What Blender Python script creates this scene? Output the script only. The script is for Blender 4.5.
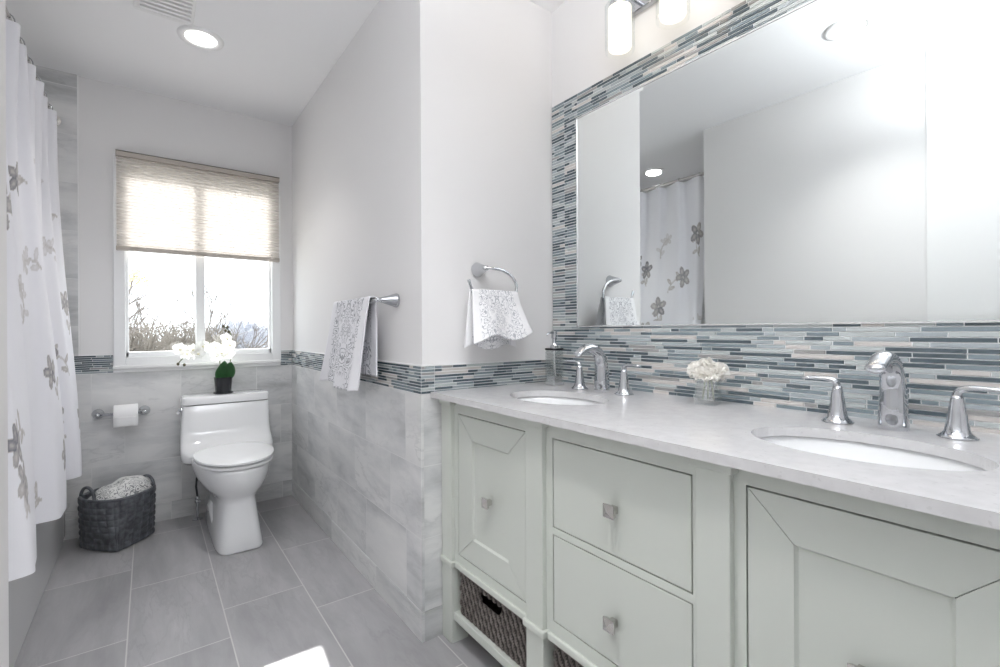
import bpy, math, random
from mathutils import Vector, Matrix, noise
PI = math.pi
for o in list(bpy.data.objects):
    bpy.data.objects.remove(o)
S = bpy.context.scene
COL = S.collection

# ------------------------------------------------------------------ camera
YAW, ROLL, FPX = math.radians(36.557), math.radians(-0.3), 473.4
fwd = Vector((math.sin(YAW), math.cos(YAW), 0))
rt = Vector((math.cos(YAW), -math.sin(YAW), 0))
up = Vector((0, 0, 1))
rt, up = rt*math.cos(ROLL) + up*math.sin(ROLL), up*math.cos(ROLL) - rt*math.sin(ROLL)
cam = bpy.data.cameras.new('camera')
camo = bpy.data.objects.new('camera', cam)
COL.objects.link(camo)
cam.sensor_width = 36
cam.lens = FPX/1000*36
cam.shift_y = -3.45/1000
cam.clip_start = 0.02
cam.clip_end = 500
camo.matrix_world = Matrix(((rt.x, up.x, -fwd.x, 0), (rt.y, up.y, -fwd.y, 0), (rt.z, up.z, -fwd.z, 1.0867), (0, 0, 0, 1)))
S.camera = camo

# ------------------------------------------------------------------ world, sun, exposure
W = bpy.data.worlds.new('sky')
S.world = W
W.use_nodes = True
bgn = W.node_tree.nodes['Background']
bgn.inputs[0].default_value = (0.90, 0.95, 1.0, 1)
bgn.inputs[1].default_value = 2.3
sun = bpy.data.lights.new('sun', 'SUN')
suno = bpy.data.objects.new('sun', sun)
COL.objects.link(suno)
sun.energy = 12
sun.angle = math.radians(0.6)
sun.color = (1.0, 0.98, 0.96)
suno.location = (0.9, 9, 6)
suno.rotation_euler = Vector((-0.158, -1.72, -0.985)).to_track_quat('-Z', 'Y').to_euler()
S.view_settings.view_transform = 'Standard'
S.view_settings.look = 'None'
S.view_settings.gamma = 1
S.view_settings.use_curve_mapping = False
S.view_settings.exposure = 0.47
S.cycles.caustics_reflective = False
S.cycles.caustics_refractive = False
S.cycles.sample_clamp_indirect = 6
S.cycles.max_bounces = 12
S.cycles.diffuse_bounces = 6
S.cycles.glossy_bounces = 6
S.cycles.transparent_max_bounces = 16
S.cycles.transmission_bounces = 10
S.cycles.use_denoising = True
LAMP_W, DOWN_W, FILL_W = 0.32, 1.7, 24.0      # watts: vanity shades, recessed lights, added uplight bowl for bounced fill

# ------------------------------------------------------------------ helpers
def srgb(r, g, b):
    f = lambda c: (c/255/12.92) if c/255 <= .04045 else ((c/255+.055)/1.055)**2.4
    return (f(r), f(g), f(b), 1)

def mat(name, col, rough=.5, metal=0., **kw):
    m = bpy.data.materials.new(name)
    m.use_nodes = True
    b = m.node_tree.nodes['Principled BSDF']
    b.inputs['Base Color'].default_value = col
    b.inputs['Roughness'].default_value = rough
    b.inputs['Metallic'].default_value = metal
    for k, v in kw.items():
        b.inputs[k.replace('_', ' ')].default_value = v
    return m

class NT:
    def __init__(s, m):
        s.t = m.node_tree; s.b = s.t.nodes['Principled BSDF']
    def n(s, typ, **kw):
        x = s.t.nodes.new(typ)
        for k, v in kw.items():
            if hasattr(x, k): setattr(x, k, v)
            else: x.inputs[k.replace('_', ' ')].default_value = v
        return x
    def l(s, a, b): s.t.links.new(a, b)
    def math(s, op, a, b=None):
        x = s.n('ShaderNodeMath', operation=op)
        for i, v in enumerate((a, b)):
            if v is None: continue
            if isinstance(v, (int, float)): x.inputs[i].default_value = v
            else: s.l(v, x.inputs[i])
        return x.outputs[0]
    def ramp(s, fac, stops):
        x = s.n('ShaderNodeValToRGB')
        e = x.color_ramp.elements
        while len(e) < len(stops): e.new(.5)
        for q, (p, c) in zip(e, stops): q.position = p; q.color = c
        s.l(fac, x.inputs[0])
        return x.outputs[0]
    def mix(s, fac, a, b):
        x = s.n('ShaderNodeMixRGB')
        for i, v in ((0, fac), (1, a), (2, b)):
            if isinstance(v, (int, float)): x.inputs[i].default_value = v
            elif isinstance(v, tuple): x.inputs[i].default_value = v
            else: s.l(v, x.inputs[i])
        return x.outputs[0]
    def bump(s, h, strength=.2, dist=.002):
        x = s.n('ShaderNodeBump')
        x.inputs['Strength'].default_value = strength
        x.inputs['Distance'].default_value = dist
        s.l(h, x.inputs['Height'])
        s.l(x.outputs[0], s.b.inputs['Normal'])
    def swz(s, a, b, ka=1, kb=1, oa=0, ob=0):
        tc = s.n('ShaderNodeTexCoord'); sp = s.n('ShaderNodeSeparateXYZ'); cb = s.n('ShaderNodeCombineXYZ')
        s.l(tc.outputs['Object'], sp.inputs[0])
        for i, (ax, k, o) in enumerate(((a, ka, oa), (b, kb, ob))):
            v = s.math('MULTIPLY', sp.outputs[ax], k)
            s.l(s.math('ADD', v, o), cb.inputs[i])
        return cb.outputs[0]

def paint(name, col, rough=.75):
    m = mat(name, col, rough)
    t = NT(m)
    tc = t.n('ShaderNodeTexCoord')
    nz = t.n('ShaderNodeTexNoise', Scale=220.0, Detail=3.0)
    t.l(tc.outputs['Object'], nz.inputs['Vector'])
    t.bump(nz.outputs['Fac'], .06, .001)
    return m

def brick_tile(name, a, b, w, h, oa, ob, offset, grout, stops, veinscale, rough, gcol, mortar=.0016, var=.12):
    """stone-look tile: running bond in the plane of object axes a (length) and b (rows), every tile with its own veining"""
    m = mat(name, (1, 1, 1, 1), rough)
    t = NT(m)
    uv = t.swz(a, b, 1, 1, oa, ob)
    br = t.n('ShaderNodeTexBrick', offset=offset, offset_frequency=2, squash=1.0)
    br.inputs['Scale'].default_value = 1
    br.inputs['Color1'].default_value = (0, 0, 0, 1)
    br.inputs['Color2'].default_value = (1, 1, 1, 1)
    br.inputs['Mortar'].default_value = (.5, .5, .5, 1)
    br.inputs['Mortar Size'].default_value = mortar
    br.inputs['Mortar Smooth'].default_value = .1
    br.inputs['Brick Width'].default_value = w
    br.inputs['Row Height'].default_value = h
    t.l(uv, br.inputs['Vector'])
    wv = t.math('MULTIPLY', br.outputs['Color'], 37.0)
    st = t.swz(a, b, veinscale[0], veinscale[1])
    warp = t.n('ShaderNodeTexNoise', noise_dimensions='4D', Scale=1.4, Detail=3.0)
    t.l(st, warp.inputs['Vector']); t.l(wv, warp.inputs['W'])
    vm = t.n('ShaderNodeVectorMath', operation='MULTIPLY_ADD')
    t.l(warp.outputs['Color'], vm.inputs[0]); vm.inputs[1].default_value = (.55, .55, 0); t.l(st, vm.inputs[2])
    nz = t.n('ShaderNodeTexNoise', noise_dimensions='4D', Scale=1.6, Detail=8.0, Roughness=.62)
    t.l(vm.outputs[0], nz.inputs['Vector']); t.l(wv, nz.inputs['W'])
    c = t.ramp(nz.outputs['Fac'], stops)
    n2 = t.n('ShaderNodeTexNoise', noise_dimensions='4D', Scale=3.4, Detail=6.0, Roughness=.55)
    t.l(vm.outputs[0], n2.inputs['Vector']); t.l(wv, n2.inputs['W'])
    ridge = t.math('ABSOLUTE', t.math('SUBTRACT', n2.outputs['Fac'], .5))
    vein = t.ramp(ridge, [(0.0, (1, 1, 1, 1)), (.022, (0, 0, 0, 1))])
    msk = t.n('ShaderNodeTexNoise', noise_dimensions='4D', Scale=1.1, Detail=2.0)
    t.l(st, msk.inputs['Vector']); t.l(wv, msk.inputs['W'])
    vein = t.math('MULTIPLY', vein, t.ramp(msk.outputs['Fac'], [(.45, (0, 0, 0, 1)), (.7, (.55, .55, .55, 1))]))
    c = t.mix(vein, c, stops[0][1])
    tint = t.math('MULTIPLY', t.math('SUBTRACT', br.outputs['Color'], .5), var)
    hsv = t.n('ShaderNodeHueSaturation')
    t.l(t.math('ADD', tint, 1.0), hsv.inputs['Value']); t.l(c, hsv.inputs['Color'])
    c = t.mix(br.outputs['Fac'], hsv.outputs[0], gcol)
    t.l(c, t.b.inputs['Base Color'])
    inv = t.math('SUBTRACT', 1.0, br.outputs['Fac'])
    t.bump(inv, .35, .0012)
    return m

class MB:
    """collects shapes; build() links them as one mesh object"""
    def __init__(s): s.v = []; s.f = []; s.m = []
    def face(s, idx, m=0): s.f.append(tuple(idx)); s.m.append(m)
    def box(s, x0, x1, y0, y1, z0, z1, m=0):
        b = len(s.v)
        s.v += [(x, y, z) for x in (x0, x1) for y in (y0, y1) for z in (z0, z1)]
        for q in ((0, 1, 3, 2), (4, 6, 7, 5), (0, 4, 5, 1), (2, 3, 7, 6), (0, 2, 6, 4), (1, 5, 7, 3)):
            s.face([b+i for i in q], m)
        return s
    def hexa(s, p, m=0):
        """eight corners, same order as box"""
        b = len(s.v); s.v += [tuple(q) for q in p]
        for q in ((0, 1, 3, 2), (4, 6, 7, 5), (0, 4, 5, 1), (2, 3, 7, 6), (0, 2, 6, 4), (1, 5, 7, 3)):
            s.face([b+i for i in q], m)
        return s
    def loft(s, rings, cap0=True, cap1=True, m=0, closed=True):
        b = len(s.v); n = len(rings[0])
        for r in rings: s.v += [tuple(p) for p in r]
        for i in range(len(rings)-1):
            for j in range(n if closed else n-1):
                k = (j+1) % n
                s.face((b+i*n+j, b+i*n+k, b+(i+1)*n+k, b+(i+1)*n+j), m)
        if cap0: s.face([b+j for j in reversed(range(n))], m)
        if cap1: s.face([b+(len(rings)-1)*n+j for j in range(n)], m)
        return s
    def lathe(s, prof, c=(0, 0, 0), axis='z', n=32, m=0, cap0=True, cap1=True):
        rings = []
        for r, h in prof:
            R = []
            for k in range(n):
                a = 2*PI*k/n; p = (r*math.cos(a), r*math.sin(a))
                if axis == 'z': q = (p[0], p[1], h)
                elif axis == 'x': q = (h, p[0], p[1])
                else: q = (p[1], h, p[0])
                R.append((c[0]+q[0], c[1]+q[1], c[2]+q[2]))
            rings.append(R)
        return s.loft(rings, cap0, cap1, m)
    def tube(s, pts, r, n=10, m=0, side=None, cap=True):
        """r: number or list of radii or (ra, rb) pairs; side fixes the first axis of the section"""
        pts = [Vector(p) for p in pts]; rings = []; ref = Vector(side) if side else None
        for i, p in enumerate(pts):
            d = (pts[min(i+1, len(pts)-1)] - pts[max(i-1, 0)]).normalized()
            if ref is None:
                ref = d.orthogonal().normalized()
            a = (ref - d*ref.dot(d)).normalized()
            if not side: ref = a
            b = d.cross(a)
            q = r[i] if isinstance(r, (list, tuple)) else r
            ra, rb = q if isinstance(q, (list, tuple)) else (q, q)
            rings.append([p + a*ra*math.cos(2*PI*k/n) + b*rb*math.sin(2*PI*k/n) for k in range(n)])
        return s.loft(rings, cap, cap, m)
    def grid(s, fn, nu, nv, m=0, skip=None):
        b = len(s.v)
        for i in range(nu+1):
            for j in range(nv+1): s.v.append(tuple(fn(i/nu, j/nv)))
        for i in range(nu):
            for j in range(nv):
                if skip and skip((i+.5)/nu, (j+.5)/nv): continue
                q = b+i*(nv+1)+j
                s.face((q, q+nv+1, q+nv+2, q+1), m)
        return s
    def sphere(s, c, rx, ry=None, rz=None, n=12, k=8, m=0):
        ry = ry or rx; rz = rz or rx
        rings = []
        for i in range(1, k):
            a = -PI/2+PI*i/k
            rings.append([(c[0]+rx*math.cos(a)*math.cos(2*PI*j/n), c[1]+ry*math.cos(a)*math.sin(2*PI*j/n), c[2]+rz*math.sin(a)) for j in range(n)])
        return s.loft(rings, True, True, m)
    def build(s, name, mats, parent=None, smooth=False, bevel=0, seg=2, solid=0, sub=0, local=False, autosm=None):
        me = bpy.data.meshes.new(name)
        off = Vector((0, 0, 0))
        if parent and not local:
            r = parent
            while r: off += r.location; r = r.parent
        me.from_pydata([(p[0]-off.x, p[1]-off.y, p[2]-off.z) for p in s.v], [], s.f)
        mats = mats if isinstance(mats, (list, tuple)) else [mats]
        for q in mats: me.materials.append(q)
        me.polygons.foreach_set('material_index', s.m)
        me.polygons.foreach_set('use_smooth', [smooth]*len(s.f))
        me.update()
        o = bpy.data.objects.new(name, me)
        COL.objects.link(o)
        if parent: o.parent = parent
        if autosm:
            me.polygons.foreach_set('use_smooth', [True]*len(s.f))
            me.set_sharp_from_angle(angle=math.radians(autosm))
        if bevel:
            md = o.modifiers.new('bevel', 'BEVEL'); md.width = bevel; md.segments = seg; md.limit_method = 'ANGLE'
        if solid:
            md = o.modifiers.new('solid', 'SOLIDIFY'); md.thickness = solid; md.offset = 0
        if sub:
            md = o.modifiers.new('sub', 'SUBSURF'); md.levels = sub; md.render_levels = sub
        return o

def tag(o, label=None, cat=None, group=None, kind=None):
    if label: o['label'] = label
    if cat: o['category'] = cat
    if group: o['group'] = group
    if kind: o['kind'] = kind
    return o
def thing(name, loc, label, cat, group=None):
    o = bpy.data.objects.new(name, None)
    o.empty_display_size = .05
    COL.objects.link(o)
    o.location = loc
    return tag(o, label, cat, group)
def dup(o, loc=None, parent=None, label=None):
    c = o.copy(); COL.objects.link(c)
    if parent: c.parent = parent
    if loc is not None: c.location = loc
    if label: c['label'] = label
    for ch in [q for q in bpy.data.objects if q.parent == o]: dup(ch, None, c)
    return c
def struct(o, label=None):
    o['kind'] = 'structure'
    if label: o['label'] = label
    return o
def supell(cx, cy, z, ax, ay, e, n=40, ymin=None):
    R = []
    for k in range(n):
        a = 2*PI*k/n; c, s_ = math.cos(a), math.sin(a)
        R.append((cx+ax*math.copysign(abs(c)**(2/e), c), cy+ay*math.copysign(abs(s_)**(2/e), s_), z))
    return R
def lerp(a, b, t): return a+(b-a)*t
def smooth01(t): t = max(0, min(1, t)); return t*t*(3-2*t)
def point_attr(o, name, vals):
    at = o.data.attributes.new(name, 'FLOAT', 'POINT')
    at.data.foreach_set('value', vals)

# ------------------------------------------------------------------ materials
M = {}
M['wall'] = paint('wall_paint', srgb(232, 231, 231))
M['ceil'] = paint('ceiling_paint', srgb(246, 246, 247), .8)
M['trim'] = mat('white_trim_paint', srgb(240, 240, 240), .35)
M['vinyl'] = mat('white_vinyl', srgb(240, 241, 242), .3)
stone = [(.30, srgb(166, 167, 168)), (.43, srgb(203, 204, 205)), (.55, srgb(223, 223, 223)), (.72, srgb(232, 232, 231))]
gw = srgb(226, 226, 226)
M['tile_y'] = brick_tile('stone_tile_side', 1, 2, .4, .253, -.153, -.104+.253*4, .35, .003, stone, (1.1, 3.6), .28, gw)
M['tile_x'] = brick_tile('stone_tile_back', 0, 2, .4, .253, .11, -.104+.253*4, .35, .003, stone, (1.1, 3.6), .28, gw)
fl = [(.28, srgb(140, 139, 141)), (.45, srgb(155, 154, 156)), (.58, srgb(166, 165, 167)), (.75, srgb(182, 181, 183))]
M['floor'] = brick_tile('grey_floor_tile', 1, 0, .61, .2955, .515, .066+.2955*5, .66, .003, fl, (1.0, 4.5), .33, srgb(196, 195, 193), .0022, .1)
M['grout'] = mat('white_grout', srgb(238, 239, 239), .8)
M['mos'] = [mat('mosaic_slate_glass', srgb(83, 95, 102), .14), mat('mosaic_blue_glass', srgb(129, 141, 147), .14),
            mat('mosaic_pale_glass', srgb(168, 176, 180), .14), mat('mosaic_mist_glass', srgb(186, 192, 192), .15),
            mat('mosaic_beige_stone', srgb(204, 199, 195), .5), mat('mosaic_taupe_stone', srgb(154, 153, 152), .4)]
M['cab'] = mat('sage_grey_cabinet_paint', srgb(206, 210, 203), .42)
M['gap'] = mat('dark_cabinet_inside', srgb(70, 72, 68), .8)
M['porc'] = mat('white_porcelain', srgb(240, 241, 242), .08, Coat_Weight=.3)
M['seat'] = mat('white_seat_plastic', srgb(238, 239, 240), .18)
M['chrome'] = mat('chrome', srgb(202, 204, 208), .06, 1)
M['nickel'] = mat('brushed_nickel', srgb(206, 203, 200), .2, 1)
M['darkmetal'] = mat('dark_metal', srgb(74, 74, 78), .3, 1)
M['mirror'] = mat('mirror_silver', srgb(236, 240, 240), .0, 1)
M['black'] = mat('black_glazed_pot', srgb(38, 40, 44), .25)
M['paper'] = mat('white_paper', srgb(240, 240, 240), .9)
M['leaf'] = mat('orchid_leaf_green', srgb(44, 92, 48), .35)
M['stem'] = mat('green_stem', srgb(92, 106, 62), .5)

M['lip'] = mat('pale_yellow_orchid_lip', srgb(244, 238, 208), .6)
M['bud'] = mat('dark_olive_bud', srgb(92, 86, 62), .6)

def quartz():
    m = mat('pale_grey_quartz', (1, 1, 1, 1), .14)
    t = NT(m); tc = t.n('ShaderNodeTexCoord')
    a = t.n('ShaderNodeTexVoronoi', Scale=260.0); t.l(tc.outputs['Object'], a.inputs['Vector'])
    b = t.n('ShaderNodeTexNoise', Scale=38.0, Detail=6.0); t.l(tc.outputs['Object'], b.inputs['Vector'])
    c = t.ramp(b.outputs['Fac'], [(.3, srgb(203, 202, 203)), (.7, srgb(211, 210, 211))])
    sp = t.ramp(a.outputs['Color'], [(.08, (1, 1, 1, 1)), (.14, (0, 0, 0, 1))])
    c = t.mix(t.math('MULTIPLY', sp, .18), c, srgb(150, 148, 146))
    t.l(c, t.b.inputs['Base Color'])
    return m
M['quartz'] = quartz()

def thin_glass(name, tint=(1, 1, 1, 1), gl=.08):
    m = bpy.data.materials.new(name); m.use_nodes = True
    t = m.node_tree; t.nodes.clear()
    o = t.nodes.new('ShaderNodeOutputMaterial'); mx = t.nodes.new('ShaderNodeMixShader')
    tr = t.nodes.new('ShaderNodeBsdfTransparent'); gs = t.nodes.new('ShaderNodeBsdfGlossy')
    tr.inputs[0].default_value = tint; gs.inputs['Roughness'].default_value = .02
    mx.inputs[0].default_value = gl
    t.links.new(tr.outputs[0], mx.inputs[1]); t.links.new(gs.outputs[0], mx.inputs[2]); t.links.new(mx.outputs[0], o.inputs[0])
    return m
M['pane'] = thin_glass('window_glass', (.97, .98, .98, 1), .06)
M['clear'] = thin_glass('clear_glass', (.95, .97, .97, 1), .13)
M['clear_thick'] = thin_glass('clear_vase_glass', (.96, .975, .975, 1), .22)
M['soap'] = mat('clear_soap_liquid', srgb(236, 238, 240), .1, 0, Transmission_Weight=.6, IOR=1.33)

def emit(name, col, st):
    m = bpy.data.materials.new(name); m.use_nodes = True
    t = m.node_tree; t.nodes.clear()
    o = t.nodes.new('ShaderNodeOutputMaterial'); e = t.nodes.new('ShaderNodeEmission')
    e.inputs[0].default_value = col; e.inputs[1].default_value = st
    t.links.new(e.outputs[0], o.inputs[0])
    return m
M['lens'] = emit('lit_lens', (1, .98, .95, 1), 6)
M['shade_lit'] = emit('lit_frosted_glass', (1, .92, .78, 1), 1.25)

def shade_mat(name, dc, tc, k):
    m = bpy.data.materials.new(name); m.use_nodes = True
    t = m.node_tree; t.nodes.clear()
    o = t.nodes.new('ShaderNodeOutputMaterial'); mx = t.nodes.new('ShaderNodeMixShader')
    d = t.nodes.new('ShaderNodeBsdfDiffuse'); tr = t.nodes.new('ShaderNodeBsdfTranslucent')
    d.inputs[0].default_value = dc; tr.inputs[0].default_value = tc
    mx.inputs[0].default_value = k
    t.links.new(d.outputs[0], mx.inputs[1]); t.links.new(tr.outputs[0], mx.inputs[2]); t.links.new(mx.outputs[0], o.inputs[0])
    return m
M['fabric'] = shade_mat('beige_cellular_fabric', srgb(222, 218, 214), srgb(238, 235, 232), .51)
M['carn'] = shade_mat('cream_flower_petal', srgb(255, 254, 251), srgb(255, 253, 248), .4)
M['petal'] = shade_mat('white_petal', srgb(250, 250, 248), srgb(250, 250, 246), .4)

def curtain_mat():
    m = mat('white_printed_curtain', srgb(240, 240, 245), .8)
    t = NT(m)
    a = t.n('ShaderNodeAttribute', attribute_name='print_tone')
    tc = t.n('ShaderNodeTexCoord')
    nz = t.n('ShaderNodeTexNoise', Scale=60.0, Detail=4.0); t.l(tc.outputs['Object'], nz.inputs['Vector'])
    k = t.math('MULTIPLY', a.outputs['Fac'], t.math('ADD', t.math('MULTIPLY', nz.outputs['Fac'], .7), .62))
    c = t.ramp(k, [(0, srgb(240, 240, 245)), (.45, srgb(196, 192, 190)), (1, srgb(112, 114, 124))])
    t.l(c, t.b.inputs['Base Color'])
    return m
M['curtain'] = curtain_mat()

def damask(name, dark, light, k, band=True):
    """scrolling print, mirrored about the cloth's middle; cloth coordinates come from point attributes"""
    m = mat(name, light, .9)
    t = NT(m)
    au = t.n('ShaderNodeAttribute', attribute_name='cloth_u'); av = t.n('ShaderNodeAttribute', attribute_name='cloth_v')
    u = t.math('ABSOLUTE', t.math('SUBTRACT', au.outputs['Fac'], .5))
    cb = t.n('ShaderNodeCombineXYZ'); t.l(u, cb.inputs[0]); t.l(av.outputs['Fac'], cb.inputs[1])
    nz = t.n('ShaderNodeTexNoise', Scale=k, Detail=1.5); t.l(cb.outputs[0], nz.inputs['Vector'])
    s_ = t.math('SINE', t.math('MULTIPLY', nz.outputs['Fac'], 62.0))
    line = t.ramp(s_, [(.42, (0, 0, 0, 1)), (.62, (1, 1, 1, 1))])
    n2 = t.n('ShaderNodeTexNoise', Scale=k*.42, Detail=1.0); t.l(cb.outputs[0], n2.inputs['Vector'])
    area = t.ramp(n2.outputs['Fac'], [(.34, (0, 0, 0, 1)), (.42, (1, 1, 1, 1))])
    f = t.math('MULTIPLY', line, area)
    if band:
        edge = t.ramp(u, [(.37, (1, 1, 1, 1)), (.40, (0, 0, 0, 1))])
        f = t.math('MULTIPLY', f, edge)
    c = t.mix(t.math('MULTIPLY', f, .85), light, dark)
    t.l(c, t.b.inputs['Base Color'])
    tc = t.n('ShaderNodeTexCoord')
    n3 = t.n('ShaderNodeTexNoise', Scale=420.0, Detail=2.0); t.l(tc.outputs['Object'], n3.inputs['Vector'])
    t.bump(n3.outputs['Fac'], .25, .002)
    return m
M['towel'] = damask('white_damask_towel', srgb(150, 152, 158), srgb(236, 236, 240), 9.0)
M['towel_small'] = damask('white_scroll_towel', srgb(160, 162, 170), srgb(246, 246, 248), 10.0)
M['towel_basket'] = damask('grey_speckled_towel', srgb(112, 114, 118), srgb(226, 226, 224), 9.0, False)

def wicker():
    m = mat('grey_brown_wicker', (1, 1, 1, 1), .6)
    t = NT(m); tc = t.n('ShaderNodeTexCoord')
    nz = t.n('ShaderNodeTexNoise', Scale=55.0, Detail=4.0); t.l(tc.outputs['Object'], nz.inputs['Vector'])
    t.l(t.ramp(nz.outputs['Fac'], [(.4, srgb(98, 91, 87)), (.6, srgb(126, 119, 114))]), t.b.inputs['Base Color'])
    return m
M['wicker'] = wicker()
M['wicker_crevice'] = mat('wicker_crevice_shade', srgb(50, 45, 43), .6)  # shade of the weave's crevices, held as a colour
def strap():
    m = mat('charcoal_woven_strap', (1, 1, 1, 1), .32)
    t = NT(m); tc = t.n('ShaderNodeTexCoord')
    nz = t.n('ShaderNodeTexNoise', Scale=40.0, Detail=3.0); t.l(tc.outputs['Object'], nz.inputs['Vector'])
    t.l(t.ramp(nz.outputs['Fac'], [(.35, srgb(70, 73, 78)), (.65, srgb(104, 107, 113))]), t.b.inputs['Base Color'])
    return m
M['strap'] = strap()
M['bark'] = mat('grey_bark', srgb(112, 105, 100), .9)
M['twig'] = mat('grey_brown_twig', srgb(126, 119, 110), .9)
M['farleaf'] = mat('haze_tinted_foliage', srgb(176, 178, 186), .9)  # distance haze mixed into the foliage colour
M['yleaf'] = mat('yellow_autumn_leaf', srgb(232, 214, 150), .8)
M['ground'] = mat('pale_bounce_ground', srgb(198, 196, 188), .95)  # paled so it bounces more daylight up to the ceiling

# ------------------------------------------------------------------ setting
H = 2.451
XB, YC, YW, XD = .760, 1.489, 3.346, 1.386      # tiled faces: side wall, return, window wall, vanity wall
P = .010                                          # tile stands this far proud of the paint
ZB0, ZB1 = .863, .961                             # mosaic band
RX = -.30                                         # left wall face near the camera
struct(MB().box(-1.25, 1.55, -1.6, 3.5, -.08, 0).build('floor', M['floor']))
struct(MB().box(-1.25, 1.55, -1.6, 3.5, H, H+.08).build('ceiling', M['ceil']))

WX0, WX1, WZ0, WZ1 = -.152, .690, .905, 2.060      # window opening
b = MB()
b.box(-1.25, WX0, YW+P, YW+P+.14, 0, H); b.box(WX1, XB+P+.1, YW+P, YW+P+.14, 0, H)
b.box(WX0, WX1, YW+P, YW+P+.14, 0, WZ0); b.box(WX0, WX1, YW+P, YW+P+.14, WZ1, H)
wall_back = struct(b.build('wall_back', M['wall']))
wall_right = struct(MB().box(XB+P, XB+P+.1, YC+P+.1, YW+P+.1, 0, H).build('wall_right', M['wall']))
wall_return = struct(MB().box(XB+P, 1.55, YC+P, YC+P+.1, 0, H).build('wall_return', M['wall']))
wall_vanity = struct(MB().box(XD+P, XD+P+.12, -1.5, YC+P, 0, H).build('wall_vanity', M['wall']))
wall_left = struct(MB().box(RX-.12, RX, .60, 1.775, 0, H).build('wall_left', M['wall']))
struct(MB().box(RX-.12, RX+.006, -1.5, .615, 0, H).build('wall_entry', M['trim']))
struct(MB().box(-1.25, RX-.12, 1.655, 1.775, 0, H).build('wall_tub_end', M['wall']))
struct(MB().box(-1.25, -1.12, 1.775, YW+P, 0, H).build('wall_shower', M['tile_y']))
struct(MB().box(RX-.12, XD+P+.12, -1.6, -1.5, 0, H).build('wall_rear', M['wall']))

# stone tile wainscot, base row and full-height shower tile
struct(MB().box(-.299, XB, YW, YW+P+.001, .104, ZB0).build('tile_wainscot', M['tile_x'], wall_back))
struct(MB().box(-1.12, -.299, YW, YW+P+.001, .104, ZB0).box(-1.12, -.299, YW, YW+P+.001, ZB1, H).build('shower_tile', M['tile_x'], wall_back))
struct(MB().box(XB, XB+P+.001, YC, YW, .104, ZB0).build('tile_wainscot', M['tile_y'], wall_right))
struct(MB().box(XB+P, XD, YC, YC+P+.001, .104, ZB0).build('tile_wainscot', M['tile_x'], wall_return))
def stonebase(name, a):
    return brick_tile(name, a, 2, .6, .4, .2, .15, .5, .003, stone, (1.3, 5), .28, gw)
M['base_x'], M['base_y'] = stonebase('stone_base_back', 0), stonebase('stone_base_side', 1)
struct(MB().box(-.356, XB, YW-.002, YW+P, 0, .102).build('baseboard_back', M['base_x'], bevel=.001))
struct(MB().box(XB-.002, XB+P, YC-.002, YW-.002, 0, .102).build('baseboard_right', M['base_y'], bevel=.001))
struct(MB().box(XB+P, XD, YC-.002, YC+P, 0, .102).build('baseboard_return', M['base_x'], bevel=.001))
# slim edge trims where the tile stops
struct(MB().box(-.301, -.297, YW-.001, YW+P, ZB1, H).build('trim_1', M['trim']))
b = MB().box(XB-.001, XB+P, YC+.001, YW, ZB1, ZB1+.004).box(XB-.001, XD, YC-.001, YC+P, ZB1, ZB1+.004).box(WX1, XB, YW-.001, YW+P, ZB1, ZB1+.004).box(-.299, WX0, YW-.001, YW+P, ZB1, ZB1+.004)
struct(b.build('trim_2', M['trim']))

# ---- glass and stone strip mosaic
def mosaic(name, parent, to3, u0, u1, z0, z1, seed, dark=.0, cut=()):
    """rows of strips of random length; to3(u, z, d) puts them on the wall, d = height over the grout"""
    rnd = random.Random(seed)
    b = MB()
    b.face([len(b.v)+i for i in range(4)], 0)
    b.v += [to3(u0, z0, 0), to3(u1, z0, 0), to3(u1, z1, 0), to3(u0, z1, 0)]
    n = round((z1-z0)/.0114); ph = (z1-z0)/n; g = .0013
    wts = [.29+dark, .23, .20, .12, .08, .08]
    for r in range(n):
        za, zb = z0+r*ph+g, z0+(r+1)*ph-g
        u = u0 - rnd.choice((0, .03, .06))
        last = -1
        while u < u1-.004:
            L = rnd.choice((.03, .045, .06, .075, .09, .11, .14, .17))
            a, c = max(u, u0)+.0007, min(u+L, u1)-.0012
            for q in cut:
                if a < q-g < c-.004: c = q-g
            u = c+g
            if c-a < .004: continue
            k = rnd.choices(range(6), wts)[0]
            if k == last: k = rnd.choices(range(6), wts)[0]
            last = k
            d = .0022
            i = len(b.v)
            b.v += [to3(a, za, 0), to3(c, za, 0), to3(c, zb, 0), to3(a, zb, 0), to3(a+.0005, za+.0005, d), to3(c-.0005, za+.0005, d), to3(c-.0005, zb-.0005, d), to3(a+.0005, zb-.0005, d)]
            for q in ((4, 5, 6, 7), (0, 1, 5, 4), (1, 2, 6, 5), (2, 3, 7, 6), (3, 0, 4, 7)): b.face([i+j for j in q], k+1)
    return struct(b.build(name, [M['grout']]+M['mos'], parent))
on_back = lambda u, z, d: (u, YW+.002-d, z)
on_right = lambda u, z, d: (XB+.002-d, u, z)
on_ret = lambda u, z, d: (u, YC+.002-d, z)
on_van = lambda u, z, d: (XD+.002-d, u, z)
VY0, VY1 = -.06, YC+.002
MY0, MY1, MZ0, MZ1, MZO = .085, 1.342, 1.101, 1.933, 2.036
mosaic('mosaic_band', wall_back, on_back, -1.12, WX0-.006, ZB0, ZB1, 1, .3)
mosaic('mosaic_band', wall_back, on_back, WX1+.002, XB+.002, ZB0, ZB1, 2, .3)
mosaic('mosaic_band', wall_right, on_right, YC+.002, YW, ZB0, ZB1, 3, .35)
mosaic('mosaic_band', wall_return, on_ret, XB+.002, XD, ZB0, ZB1, 4, .12, (XB+.055,))
mosaic('mosaic_backsplash', wall_vanity, on_van, VY0, VY1, .868, MZ0, 5)
mosaic('mosaic_border', wall_vanity, on_van, MY1, VY1, MZ0, MZO, 6, .05, (MY1+.074,))
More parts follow.
